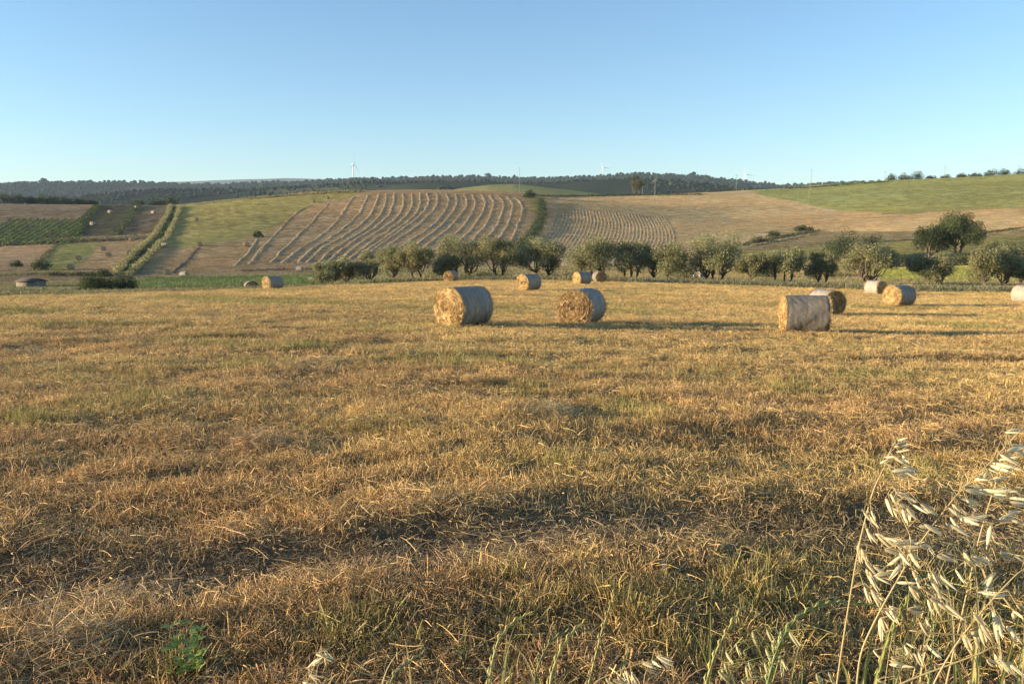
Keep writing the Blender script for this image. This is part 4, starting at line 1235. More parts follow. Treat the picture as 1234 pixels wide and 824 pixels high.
PALEG = [(.30, .28, .12), (.24, .235, .095), (.34, .30, .14)]
DRYG = [(.36, .29, .15), (.30, .245, .12)]
hedge('grassy_bank', 'left strip of pale tall grass on the double bank running up the hill', 'grass bank', [(206, 248), (201, 262), (186, 285), (165, 304), (150, 318), (141, 331)], 1.4, 1.6, 70, PALEG, 851, .42, 1.5)
hedge('hedge', 'dark green ditch growth between the two pale grass strips', 'hedge', [(212, 250), (207, 264), (194, 286), (172, 306), (156, 320), (147, 332)], 1.3, 1.0, 16, DARKG, 852, .6)
hedge('grassy_bank', 'right strip of pale tall grass on the double bank, next to the green meadow', 'grass bank', [(217, 249), (213, 264), (203, 285), (186, 304), (170, 319), (154, 333)], 1.3, 1.8, 70, PALEG, 853, .42, 1.5)
hedge('hedge', 'thin dark hedge between the dark green parcel and the narrow brown one', 'hedge', [(166, 248), (156, 265), (142, 284)], 2.2, 1.8, 26, DARKG, 854, .6)
hedge('hedge', 'dark hedge between the vineyard and the dark green parcel', 'hedge', [(119, 248), (104, 263), (92, 285)], 2.4, 1.5, 22, DARKG, 855, .6)
hedge('hedge', 'dark brown hedge crossing the hill under the vineyard', 'hedge', [(-60, 300), (0, 297), (70, 293), (130, 291), (178, 288)], 2.6, 1.7, 30, [(.10, .095, .045), (.14, .115, .06), (.075, .075, .035)], 856, .55)
hedge('grass_verge', 'dry pale verge just above the dark cross hedge', 'verge', [(70, 289), (110, 287.5), (150, 286), (182, 284)], 2.0, .6, 26, DRYG, 857, .6, 1)
hedge('hedge', 'dark green hedge curving down the right side of the windrow field', 'hedge', [(652, 243), (654, 262), (647, 278), (636, 292), (626, 304), (615, 318)], 2.8, 2.7, 75, DARKG, 858, .42)
hedge('hedge', 'dark line of low hedge along the crest right of the windrow field', 'hedge', [(640, 236), (670, 237.5), (705, 237.5), (745, 236.5), (800, 236), (850, 235)], 2.6, 1.6, 20, DARKG, 859, .7)
hedge('hedge', 'low dark hedge on the crest above the windrows', 'hedge', [(300, 240.5), (350, 237), (400, 233.6), (440, 231.4)], 1.6, 1.0, 14, [(.12, .10, .05), (.09, .085, .04)], 860, .6)
hedge('grass_verge', 'pale dry verge along the crest above the green meadow', 'verge', [(235, 247), (270, 243), (310, 238.5), (350, 235), (400, 232), (440, 230)], 2.4, .9, 20, DRYG, 861, .7, 1)
hedge('hedge', 'scrubby hedge on the small embankment in the right hand fields', 'hedge', [(893, 297), (912, 292), (940, 287), (965, 282), (985, 279)], 1.8, 1.0, 26, SCRUB, 862, .45)
hedge('grass_verge', 'pale dry bank in front of the embankment hedge', 'verge', [(905, 297), (930, 292), (955, 287.5), (985, 282)], 1.2, .5, 26, DRYG, 863, .45, 1)
hedge('hedge', 'dark ditch line left of the big round crowned tree', 'hedge', [(1030, 295.5), (1060, 292), (1090, 290.5), (1118, 289)], 1.2, .8, 22, DARKG, 864, .4)
hedge('hedge', 'dark ditch line right of the big round crowned tree', 'hedge', [(1180, 282), (1205, 279), (1234, 275), (1290, 270)], 1.2, .8, 22, DARKG, 865, .4)
hedge('grass_verge', 'pale grassy lip below the right ditch line', 'verge', [(1180, 285), (1205, 282), (1234, 278.5), (1290, 273)], 1.2, .4, 22, DRYG, 866, .4, 1)
hedge('hedge', 'dark hedge line at the foot of the windrow field', 'hedge', [(290, 327), (330, 326), (365, 325.5), (392, 325)], 1.4, .9, 24, [(.10, .10, .045), (.07, .075, .03)], 867, .35)
hedge('hedge', 'dry scrub strip between parcels at the lower left', 'hedge', [(70, 294), (62, 302), (50, 313), (40, 321)], 1.2, .8, 24, [(.17, .14, .07), (.12, .11, .05)], 868, .4)
hedge('hedge', 'low brown hedge line in front of the lowest left parcels', 'hedge', [(-40, 334), (0, 333), (40, 331), (90, 331), (130, 330)], 1.4, 1.0, 30, [(.15, .13, .06), (.11, .11, .045)], 869, .35)
hedge('hedge', 'dark growth along the top of the green field on the right skyline', 'hedge', [(940, 228.5), (985, 226), (1030, 222.5), (1075, 219.5)], 2.4, 1.5, 16, DARKG, 870, .7)

# vineyard rows
for k in range(17):
    x0 = -42 + 8.2 * k
    a, b = (x0, 297.5 - .03 * max(x0, 0)), (x0 + 56, 264.5)
    if b[0] > 99:
        f = (99 - a[0]) / (b[0] - a[0]); b = (99, a[1] + (b[1] - a[1]) * f)
    if a[0] > 86: continue
    hedge('vine_row', 'long trellised row of dark green vines on the left hillside', 'vine row', [a, ((a[0] + b[0]) / 2, (a[1] + b[1]) / 2), b], .45, 1.2, 18, [(.09, .15, .04), (.12, .18, .05)], 880 + k, .5)['group'] = 'vine rows of the left vineyard'

# skyline trees
SKY = [(1075, 219.5, 11, 9, 'dark round tree at the left end of the skyline clump on the right'), (1090, 218.5, 16, 9, 'broad dark tree in the middle of the skyline clump'),
       (1104, 218, 18, 11, 'broad tallest tree at the right end of the skyline clump'), (1122, 217.5, 14, 5, 'low bush right of the skyline clump'), (1140, 217, 16, 5, 'low bush beside the skyline pole'),
       (1158, 216, 18, 6, 'rounded bush between two skyline poles'), (1176, 215.5, 18, 6, 'rounded bush left of the last skyline trees'),
       (1194, 215, 18, 9, 'dark tree near the right end of the skyline'), (1212, 214.5, 18, 10, 'dark tree before the last skyline pole'), (1232, 213.5, 22, 10, 'last dark tree at the right end of the skyline')]
for k, (u, vb, wp, hp, lab) in enumerate(SKY):
    s, _ = ray(u, vb); Yc = float(np.interp(float(s), SG, LN[4][0])) + 6
    bush(lab, 'tree', 'trees along the right skyline', u, vb, wp, hp + 1.5, 910 + k, DARKG, Yc, 900, .7, 'skyline_tree')
LEFT = [(3, 250, 22, 14), (22, 248, 18, 12), (38, 247, 16, 11), (52, 246, 16, 12), (66, 246, 16, 10), (80, 246, 18, 9), (97, 247, 16, 8), (112, 248, 14, 6)]
LLAB = ['dark tree at the far left edge above the vineyard', 'dark spreading tree second from the left edge', 'flat topped dark tree over the vineyard, third in line', 'dense dark tree at the middle of the left row',
        'dark tree just right of the middle of the left row', 'rounder dark tree, third from the right of the left row', 'smaller dark tree near the right end of the left row', 'last low tree of the left row by the dark parcel']
for k, (u, vb, wp, hp) in enumerate(LEFT):
    s, _ = ray(u, vb); Yc = float(np.interp(float(s), SG, LN[4][0])) + 4
    bush(LLAB[k], 'tree', 'dark trees above the vineyard', u, vb, wp, hp, 930 + k, DARKG, Yc, 1000, .7, 'hill_tree')
for k, (u, vb, wp, hp, lab) in enumerate(((168, 249.5, 16, 8, 'dark bush at the head of the narrow brown parcel'), (190, 249.5, 22, 8, 'dark thicket on the crest left of the double bank'), (205, 249, 14, 11, 'dark tree at the head of the double bank'))):
    s, _ = ray(u, vb); Yc = float(np.interp(float(s), SG, LN[4][0])) + 3
    bush(lab, 'bush', None, u, vb, wp, hp, 940 + k, DARKG, Yc, 800, .7)
s, _ = ray(767, 236); Yc = float(np.interp(float(s), SG, LN[4][0])) + 12
tree('eucalyptus_tree', 'tall bushy brown green tree alone on the crest beside the utility poles', 'tree', None, gpoint(float(s) * Yc, Yc), 15.5, 8.5, 945, 2600, .8, [(.15, .13, .07), (.11, .11, .05)], .12, 2)
p = at(588, 213, 2480)
tree('round_tree', 'single round tree standing out on the far skyline behind the green knoll', 'tree', None, (p.x, p.y, p.z - 6), 17, 24, 946, 500, 3.5, DARKG, .1, 1)


# ------------------------------------------------------------------ poles, turbines, hut
def utility_pole(u, vb, vt, label, Y=None, arm=True):
    s, _ = ray(u, vb)
    if Y is None:
        p = ground_at(u, vb, 120, 640)
    else:
        p = gpoint(float(s) * Y, Y)
    _, vb2 = proj(np.array(p.x), np.array(p.y), np.array(p.z))
    h = (float(vb2) - vt) / F * p.y
    root = empty('utility_pole', p, label, 'utility pole', 'power line poles on the hills')
    m = MB(); m.tube([(0, 0, -.4), (0, 0, h * .5), (0, 0, h)], [.15, .12, .09], 8, (1, 1, 1)); m.build('shaft', M_POLE, root)
    if arm:
        m = MB(); m.box((0, 0.14, h - .8), (1.9, .12, .14)); m.build('crossarm', M_POLE, root)
        for dx in (-.85, 0, .85):
            m = MB(); z0 = h - .73 if dx else h
            m.tube([(dx, .14 if dx else 0, z0), (dx, .14 if dx else 0, z0 + .12), (dx, .14 if dx else 0, z0 + .3)], [.05, .1, .04], 8); m.build('insulator', M_CER, root)
    return root


utility_pole(789, 244.5, 217.5, 'pole in the field before the tall bushy tree, foot on the dry slope')
utility_pole(774, 236, 224, 'short pole close beside the tall bushy tree', 505)
utility_pole(626, 233, 203.5, 'pole on the green knoll with its crossarm against the sky', 600)
utility_pole(887, 232, 211, 'pole on the crest left of the far right turbine', 530)
utility_pole(977, 229, 204.5, 'pole on the crest where the green field begins', 530)
utility_pole(1066, 221.5, 206, 'pole at the left end of the skyline tree clump', 528)
utility_pole(1138, 217, 200.5, 'pole rising from the low skyline bushes', 518)
utility_pole(1227, 215, 199, 'last pole among the trees at the right end of the skyline', 512)
utility_pole(975, 244, 219, 'thin pole standing in the green field below the crest', None, False)


def turbine(u, vb, vhub, blade_px, Y, spin, yaw, label):
    b = at(u, vb, Y); k = Y / F
    h = (vb - vhub) * k; Lb = blade_px * k
    root = empty('wind_turbine', b, label, 'wind turbine', 'wind turbines on the far hills', yaw)
    m = MB(); m.tube([(0, 0, -12), (0, 0, h * .5), (0, 0, h)], [h * .042, h * .034, h * .026], 14); m.build('tower', M_WHITE, root, True)
    m = MB(); m.tube([(0, -4.2, h + 1), (0, -2.5, h + 1), (0, 3, h + 1), (0, 6, h + 1)], [1.6, 2.3, 2.3, 1.4], 10); m.build('nacelle', M_WHITE, root, True)
    m = MB(); m.tube([(0, -4.2, h + 1), (0, -5.6, h + 1), (0, -6.6, h + 1)], [1.9, 1.7, .3], 10); m.build('hub', M_WHITE, root, True)
    for i in range(3):
        a = R(spin + 120 * i); t = np.linspace(0, 1, 8)
        ch = np.interp(t, [0, .12, .3, 1], [.030, .052, .05, .010]) * Lb * 1.3
        V = []
        for tt_, c_ in zip(t, ch):
            for (dx, dy) in ((-.5, 0), (0, -.22), (.5, 0), (0, .22)):
                x, z = dx * c_, tt_ * Lb
                V.append((x * math.cos(a) + z * math.sin(a), -5.4 + dy * c_, h + 1 - x * math.sin(a) + z * math.cos(a)))
        i0 = np.arange(7)[:, None] * 4; j = np.arange(4)[None]; kk = (j + 1) % 4
        m = MB(); m.add(V, np.stack([i0 + j, i0 + kk, i0 + kk + 4, i0 + j + 4], -1).reshape(-1, 4)); m.build('blade', M_WHITE, root)


turbine(426, 219, 199, 15, 3400, 2, R(75), 'tall slender turbine seen edge on, blade straight up, left on the skyline')
turbine(726.5, 214, 203, 9, 3300, -25, R(10), 'bright white turbine on the middle skyline above the wooded hill')
turbine(898, 221, 211, 10, 3300, -20, R(5), 'white turbine with a broad blade tilted up, right of the wooded hill')

p = ground_at(30, 349)
hut = empty('stone_hut', p, 'small stone hut with a low dark roof on the far left valley floor', 'hut', None, R(-12))
k = p.y / F; hw, hh = 24 * k, 10 * k
m = MB(); m.box((0, 1.4, hh * .45), (hw, 2.8, hh * .94 + .3)); m.build('wall', M_STONE, hut)
m = MB()
o_ = .2
m.add([(-hw / 2 - o_, -.25, hh * .92), (hw / 2 + o_, -.25, hh * .88), (hw / 2 + o_, 1.4, hh * 1.16), (-hw / 2 - o_, 1.4, hh * 1.22), (-hw / 2 - o_, 3.1, hh * .92), (hw / 2 + o_, 3.1, hh * .88),
       (-hw / 2 - o_, -.25, hh * 1.0), (hw / 2 + o_, -.25, hh * .96), (hw / 2 + o_, 1.4, hh * 1.27), (-hw / 2 - o_, 1.4, hh * 1.33), (-hw / 2 - o_, 3.1, hh * 1.0), (hw / 2 + o_, 3.1, hh * .96)],
      [(0, 3, 2, 1), (3, 4, 5, 2), (6, 7, 8, 9), (9, 8, 11, 10), (0, 1, 7, 6), (4, 10, 11, 5), (1, 2, 8, 7), (2, 5, 11, 8), (0, 6, 9, 3), (3, 9, 10, 4)]); m.build('roof', M_TILE, hut)
m = MB(); m.box((hw * .12, -.012, hh * .28), (hw * .16, .06, hh * .56)); m.build('door', M_DARK, hut)


# ------------------------------------------------------------------ wild oats and rye grass by the camera
def oat_unit(seed, greenish=0.0):
    """one spikelet, 1 long along +X: two boat shaped glumes, a floret and its awn"""
    rg = np.random.default_rng(seed); mb = MB()
    cream = np.array([.95, .84, .55]); vein = np.array([.82, .70, .42]); gr = np.array([.42, .46, .16])
    cream = cream * (1 - greenish) + gr * greenish; vein = vein * (1 - greenish) + gr * .7 * greenish
    n, mq = 11, 7
    t = np.linspace(0, 1, n)
    wv = .086 * np.sin(np.pi * np.clip(t, 0, 1) ** .72) ** .9 * (1 - .25 * t) + .004
    for sg, ln, op in ((1, 1.0, .07 + .06 * rg.random()), (-1, .92, .06 + .06 * rg.random())):
        a = np.linspace(-1.25, 1.25, mq)
        X = t[:, None] * ln + 0 * a[None]
        Y_ = wv[:, None] * np.sin(a)[None]
        Zz = sg * (op * np.sin(t * np.pi * .55)[:, None] * .9 + wv[:, None] * .85 * (np.cos(a)[None] - .25))
        V = np.stack([X, Y_, Zz], -1).reshape(-1, 3)
        c = np.where((np.arange(mq) % 2 == 0)[None, :, None], cream, vein) * (0.9 + .2 * t[:, None, None])
        mb.add(V, sheet_faces(n, mq), None, np.broadcast_to(c, (n, mq, 3)).reshape(-1, 3))
    mb.tube([(0.03, 0, 0), (.25, 0, .0), (.55, 0, .01), (.78, 0, .01)], [.02, .055, .045, .006], 6, np.array([.5, .36, .18]) * (1 - greenish) + gr * greenish)
    mb.tube([(.45, 0, .02), (.85, .02, .06), (1.15, .03, .08), (1.5, .10 + .1 * rg.random(), -.02)], [.008, .007, .005, .003], 4, (.38, .27, .14))
    me = mb.mesh('spikelet', True); me.materials.append(M_OAT)
    return me


OATS = [oat_unit(i) for i in range(4)] + [oat_unit(9 + i, .45) for i in range(2)]
for me in OATS: me.name = 'spikelet'


def oat_plant(label, stems, spk, Y, seed, greenish=False, rad=.0011, leafs=(), root_dx=0.0, zoff=0):
    """stems: pixel polylines; spk: (base, tip) pixel pairs"""
    rg = np.random.default_rng(seed)
    low = max(stems[0], key=lambda p: p[1])
    b = at(low[0], low[1], Y)
    gx, gy = b.x + root_dx, Y + .03
    foot = gpoint(gx, gy)
    root = empty('wild_oat', foot, label, 'wild oat', 'wild oat stalks in the right foreground')
    org = np.array(foot)
    col = (.62, .50, .26) if not greenish else (.38, .40, .14)
    allp = []; mb = MB()
    for k, st in enumerate(stems):
        st = sorted(st, key=lambda p: -p[1]) if k == 0 else st
        dk = rg.normal() * .012 * (k > 0)
        P = [np.array(at(u, v, Y + dk + .004 * i)) - org for i, (u, v) in enumerate(st)]
        if k == 0:
            P = [np.array([0, 0, -.03]), P[0] * np.array([.45, .6, .5])] + P
        P = np.array(P)
        tf = np.linspace(0, len(P) - 1, len(P) * 5); Pf = np.stack([np.interp(tf, np.arange(len(P)), P[:, a]) for a in range(3)], 1)
        for _ in range(3):
            Pf[1:-1] = (Pf[:-2] + 2 * Pf[1:-1] + Pf[2:]) / 4
        mb.tube(Pf, np.linspace(rad * (1.25 if k == 0 else .7), rad * .5, len(Pf)), 6, col); allp.append(Pf)
    A = np.vstack(allp)
    spk = list(spk) + [((p0[0] + rg.normal() * 5, p0[1] + rg.normal() * 4 + 3), (p1[0] + rg.normal() * 8, p1[1] + 5 + rg.normal() * 7)) for (p0, p1) in list(spk) + list(spk) if rg.random() < .6]
    for i, (p0, p1) in enumerate(spk):
        yb = Y + .01 + rg.normal() * .02
        B = np.array(at(p0[0], p0[1], yb)) - org; T = np.array(at(p1[0], p1[1], yb + rg.normal() * .012)) - org
        L = np.linalg.norm(T - B); d = (T - B) / L; L = min(L, .031)
        k = np.argmin(((A - B) ** 2).sum(1) + (A[:, 2] > B[2]) * .0); q = A[k]
        mid = (q + B) / 2 + np.array([0, 0, .25 * np.linalg.norm(B - q) + .003])
        mb.tube(np.array([q, q * .6 + mid * .4 + 0, mid, B * .6 + mid * .4, B]), [.0006, .0005, .00045, .0004, .0004], 4, col)
        o = bpy.data.objects.new('spikelet', OATS[(4 + i % 2) if greenish else int(rg.integers(0, 4))]); COL.objects.link(o)
        o.parent = root
        x = Vector(d); up_ = Vector((-.85 + rg.normal() * .35, -.75 + rg.normal() * .3, .25 + rg.normal() * .4))
        y = up_.cross(x).normalized() if rg.random() < .5 else x.cross(up_).normalized(); z = x.cross(y)
        Mx = Matrix((x, y, z)).transposed().to_4x4(); Mx.translation = Vector(B)
        o.matrix_local = Mx @ Matrix.Scale(L * 1.02, 4)
    mb.build('stem', M_OAT, root, True)
    for lf in leafs:
        P = np.array([np.array(at(u, v, Y + .01)) - org for u, v in lf]); n = len(P) * 5
        tf = np.linspace(0, len(P) - 1, n); Pf = np.stack([np.interp(tf, np.arange(len(P)), P[:, a]) for a in range(3)], 1)
        w_ = .0032 * np.sin(np.linspace(.5, np.pi, n)) + .0004
        V = np.stack([Pf + np.array([0, .6, .8]) * w_[:, None], Pf - np.array([0, .6, .8]) * w_[:, None]], 1).reshape(-1, 3)
        obj('leaf', make_mesh('leaf', V, sheet_faces(n, 2), (.30, .36, .09)), M_OAT, root)
    return root


def z5(x, y): return (1034 + x / 5.15, 500 + y / 5.15)
def z6(x, y): return (1034 + x / 4.735, 650 + y / 4.735)
def z4(x, y): return (800 + x / 4.04, 620 + y / 4.04)
def z3(x, y): return (560 + x / 4.04, 620 + y / 4.04)
def z2(x, y): return (300 + x / 4.04, 620 + y / 4.04)
def SP(f, *L): return [(f(a, b), f(c, d)) for a, b, c, d in L]


oat_plant('leftmost tall oat stalk, thin straight stem with a small head of pale spikelets', [[(1006, 850), (1008, 824), (1020, 745), (1035, 655), (1052, 590), (1066, 562), (1070, 548), (1080, 530)]],
          SP(z5, (165, 262, 245, 262), (218, 197, 325, 188), (228, 232, 325, 212), (248, 160, 305, 140), (215, 343, 330, 338), (278, 322, 400, 348), (55, 700, 85, 790), (80, 590, 110, 660))
          + SP(z6, (20, 50, 60, 150), (40, 120, 110, 210), (65, 180, 130, 285), (35, 265, 75, 365), (75, 285, 130, 350)), .98, 1001)
oat_plant('longest oat stalk leaning far right with many pale spikelets along its upper half',
          [[(1030, 850), (1036, 785), (1061, 734), (1091, 682), (1108, 654), (1158, 589), (1193, 558), (1236, 512)], [(1091, 682), (1100, 650), (1075, 600), (1082, 597)]],
          SP(z5, (925, 100, 1030, 85), (950, 185, 1060, 210), (960, 215, 1060, 190), (895, 250, 1030, 285), (830, 297, 1015, 335), (805, 335, 880, 360), (745, 385, 880, 375), (820, 400, 950, 385), (640, 450, 830, 445),
             (720, 460, 890, 495), (580, 550, 680, 620), (570, 630, 640, 725), (640, 520, 800, 560), (640, 620, 770, 675), (375, 690, 500, 700),
             (250, 490, 370, 545), (205, 495, 300, 590), (172, 515, 235, 640), (275, 580, 305, 680), (300, 575, 375, 655), (340, 555, 440, 610), (385, 550, 490, 600), (240, 540, 350, 600))
          + SP(z6, (165, 5, 260, 45), (200, 20, 330, 15), (235, 75, 300, 150), (250, 90, 170, 150), (280, 70, 380, 135), (390, 20, 440, 95), (110, 190, 190, 225), (310, 175, 360, 250), (290, 260, 370, 370)), .90, 1002)
oat_plant('oat stalk with steep straight stem rising through the middle of the pale heads', [[(1135, 850), (1140, 824), (1154, 764), (1169, 696), (1178, 655), (1189, 616), (1202, 576), (1212, 552)]],
          SP(z5, (830, 470, 1000, 475), (925, 510, 1060, 525), (700, 612, 860, 655), (860, 655, 1030, 635), (930, 605, 1060, 600), (805, 710, 850, 815))
          + SP(z6, (455, 70, 610, 125), (600, 65, 660, 150), (650, 90, 790, 160), (720, 75, 770, 130), (795, 80, 890, 120), (890, 85, 947, 130), (790, 185, 690, 265), (680, 300, 800, 310), (555, 170, 620, 260), (645, 505, 700, 610)), .95, 1003)
oat_plant('oat stalk slanting right near the bottom corner with drooping spikelets', [[(1118, 850), (1124, 824), (1152, 775), (1190, 728), (1224, 692), (1236, 684)]],
          SP(z6, (655, 410, 740, 490), (700, 480, 780, 590), (770, 410, 810, 560), (790, 430, 850, 550), (850, 490, 940, 600), (880, 405, 947, 450), (905, 370, 947, 400), (600, 550, 650, 650), (850, 690, 947, 780), (780, 650, 820, 740)), .86, 1004)
oat_plant('oat stalk bent over to the right, dense cluster of spikelets amid the patch', [[(1060, 860), (1062, 830), (1070, 760), (1085, 710), (1107, 686), (1133, 690), (1165, 711), (1203, 737), (1236, 768)]],
          SP(z6, (215, 245, 330, 250), (420, 185, 470, 270), (470, 195, 520, 290), (395, 270, 500, 300), (450, 300, 530, 360), (395, 335, 430, 430), (430, 340, 470, 440), (480, 380, 590, 455), (280, 395, 400, 400),
             (120, 390, 220, 440), (130, 445, 170, 530), (175, 375, 240, 430), (350, 465, 410, 550)) + SP(z5, (105, 735, 260, 815), (260, 790, 480, 780), (150, 760, 300, 800)), .93, 1005)
oat_plant('low oat stalk at the bottom of the patch with ripe drooping spikelets', [[(1095, 850), (1100, 815), (1108, 785), (1120, 770), (1135, 780)]],
          SP(z6, (370, 600, 490, 660), (215, 625, 310, 650), (185, 670, 300, 720), (315, 640, 370, 720), (85, 630, 130, 680), (275, 590, 330, 620), (110, 800, 160, 824), (640, 800, 680, 824)), 1.0, 1006)
oat_plant('greenish oat stalk left of the patch with upright narrow spikelets', [[(925, 850), (930, 824), (940, 790), (948, 765), (955, 758)]],
          SP(z4, (430, 565, 455, 650), (500, 555, 550, 640), (565, 555, 580, 620), (610, 575, 665, 650), (350, 625, 375, 690), (300, 665, 340, 730), (295, 720, 330, 790), (410, 710, 440, 790), (495, 650, 535, 740),
             (490, 720, 520, 790), (575, 700, 605, 760), (385, 790, 405, 830), (755, 780, 780, 830), (800, 760, 830, 830)), 1.1, 1007, True, .0011)
oat_plant('small dry oat sprig at the bottom centre with two clusters of spikelets', [[(705, 850), (715, 822), (735, 812), (773, 798), (800, 792)]],
          SP(z3, (860, 720, 940, 750), (910, 710, 965, 745), (950, 690, 1020, 710), (780, 755, 800, 810), (810, 770, 850, 830), (720, 800, 790, 830)), 1.15, 1008, False, .001)
oat_plant('little oat sprig at the bottom left of centre, spikelets stacked in one column', [[(362, 850), (370, 822), (380, 800), (388, 780)]],
          SP(z2, (350, 650, 390, 660), (325, 680, 385, 690), (310, 725, 355, 695), (280, 745, 335, 770), (290, 780, 355, 800), (260, 815, 320, 830)), 1.15, 1009, False, .001)


def rye(label, pts, tipn, Y, seed, col=(.56, .53, .2)):
    """rye grass: stalk whose upper part is a spike of small alternate spikelets"""
    rg = np.random.default_rng(seed)
    b = at(*pts[0], Y); foot = gpoint(b.x - .02, Y + .02)
    root = empty('rye_grass', foot, label, 'rye grass', 'green rye grass spikes at the bottom edge')
    org = np.array(foot)
    P = np.array([np.array(at(u, v, Y + .015 * i)) - org for i, (u, v) in enumerate(pts)])
    tf = np.linspace(0, len(P) - 1, 40); Pf = np.stack([np.interp(tf, np.arange(len(P)), P[:, a]) for a in range(3)], 1)
    for _ in range(6): Pf[1:-1] = (Pf[:-2] + 2 * Pf[1:-1] + Pf[2:]) / 4
    st = np.vstack([[0, 0, -.03], Pf[0] * .5, Pf])
    m = MB(); m.tube(st, np.linspace(.0021, .0009, len(st)), 6, col); m.build('stem', M_OAT, root, True)
    ds = np.concatenate([[0], np.cumsum(np.linalg.norm(np.diff(Pf, axis=0), axis=1))])
    n = max(6, int(ds[-1] / .0095)); m = MB()
    for i in range(n):
        s_ = ds[-1] * (i + .3) / n
        p_ = np.array([np.interp(s_, ds, Pf[:, a]) for a in range(3)]); p2 = np.array([np.interp(min(s_ + .004, ds[-1]), ds, Pf[:, a]) for a in range(3)])
        d = p2 - p_; d = d / (np.linalg.norm(d) + 1e-9) if np.linalg.norm(d) > 1e-6 else np.array([0, 0, 1.])
        sd = np.cross(d, [0, 1, 0.]); sd /= np.linalg.norm(sd) + 1e-9; sg = 1 if i % 2 else -1
        L = .017 * (1 - .35 * i / n) * (.85 + .3 * rg.random()); e = p_ + d * L + sd * sg * L * .2
        mid = p_ + d * L * .5 + sd * sg * L * .26
        m.tube([p_, mid, e], [.0006, .0017 * (1 - .3 * i / n), .0003], 5, np.array(col) * (.85 + .35 * rg.random()) * np.array([1.25, 1.15, 1.1]))
    m.build('spike', M_OAT, root, True)


rye('leftmost rye grass spike, bowed to the right, bottom centre', [(588, 840), (592, 800), (600, 770), (618, 748), (640, 738)], 0, 1.2, 1101)
rye('stout rye grass spike, second from the left of the bottom group', [(661, 840), (664, 812), (675, 782), (690, 760), (705, 748)], 0, 1.15, 1102)
rye('straight pale rye grass spike beside the stout one', [(705, 840), (715, 800), (725, 760), (741, 712)], 0, 1.2, 1103, (.46, .40, .15))
rye('thin rye grass spike at the left, nearly lying down', [(462, 840), (476, 810), (495, 795), (512, 785)], 0, 1.2, 1104, (.36, .36, .16))
rye('long upright rye grass spike left of the greenish oat', [(845, 850), (851, 820), (862, 785), (880, 752), (896, 730)], 0, 1.1, 1105)
rye('arching rye grass spike bowed far over to the right', [(918, 850), (935, 780), (955, 748), (985, 728), (1020, 724), (1055, 730), (1090, 742)], 0, 1.05, 1106, (.30, .36, .12))
rye('green rye grass spike standing inside the oat patch', [(1052, 850), (1058, 815), (1068, 777), (1083, 742), (1098, 715)], 0, 1.0, 1107, (.36, .42, .10))
rye('thick green rye grass stem below the bent oat cluster', [(1117, 850), (1119, 820), (1125, 777), (1125, 734)], 0, 1.0, 1108, (.34, .38, .14))
rye('faint rye grass spike arching just right of the stout one', [(640, 850), (648, 800), (664, 770), (690, 757), (712, 760)], 0, 1.3, 1109, (.30, .30, .12))
rye('short rye grass spike near the bottom sprig', [(742, 850), (748, 812), (754, 790), (760, 770)], 0, 1.2, 1110, (.42, .38, .14))


# loose heaps of straw left by the rake
def straw_heap(label, u, v, wid, hgt, n, seed, col=(.62, .45, .2)):
    p = ground_at(u, v, 2.5, 60); rg = np.random.default_rng(seed)
    C = rg.normal(size=(n, 2)) * wid * .32
    zc = ground_z(C[:, 0] + p.x, C[:, 1] + p.y) - p.z + hgt * np.exp(-((C / (wid * .38)) ** 2).sum(1)) * rg.random(n) ** .6
    A = np.column_stack([C, zc]); d = rg.normal(size=(n, 3)) * np.array([1, 1, .35]); d /= np.linalg.norm(d, axis=1, keepdims=True)
    L = .06 + .2 * rg.random(n)
    T = A + d * L[:, None]; T[:, 2] = np.maximum(T[:, 2], ground_z(T[:, 0] + p.x, T[:, 1] + p.y) - p.z + .01)
    v_, q_, c_ = strips(A, T, rg.normal(size=(n, 3)) * .02, .0022 + .0022 * rg.random(n), np.array(col) * (.4 + .95 * rg.random((n, 1))), rg, 3)
    tag(obj('straw_heap', make_mesh('straw_heap', v_, q_, c_), M_STRAW, None, p), label, 'straw heap', 'small loose straw heaps on the stubble')


straw_heap('reddish loose straw heap on the stubble left of centre, the biggest one', 305, 541, .75, .16, 1500, 1401, (.58, .38, .18))
straw_heap('few pale straws lying in a thin streak left of the biggest heap', 225, 516, .6, .05, 220, 1402, (.75, .62, .32))
straw_heap('low grey straw pile in the middle distance near the left edge', 40, 428, 1.6, .16, 900, 1403, (.42, .34, .2))
straw_heap('flat greyish straw pile in the middle distance left of the green clump', 400, 440, 1.8, .14, 900, 1404, (.46, .38, .24))
straw_heap('dark loose straw pile near the middle of the field', 665, 499, 1.0, .14, 1100, 1405, (.40, .33, .18))
straw_heap('straw heap in the bottom left corner, bright cut stalks', 85, 775, .5, .10, 900, 1406, (.66, .48, .24))


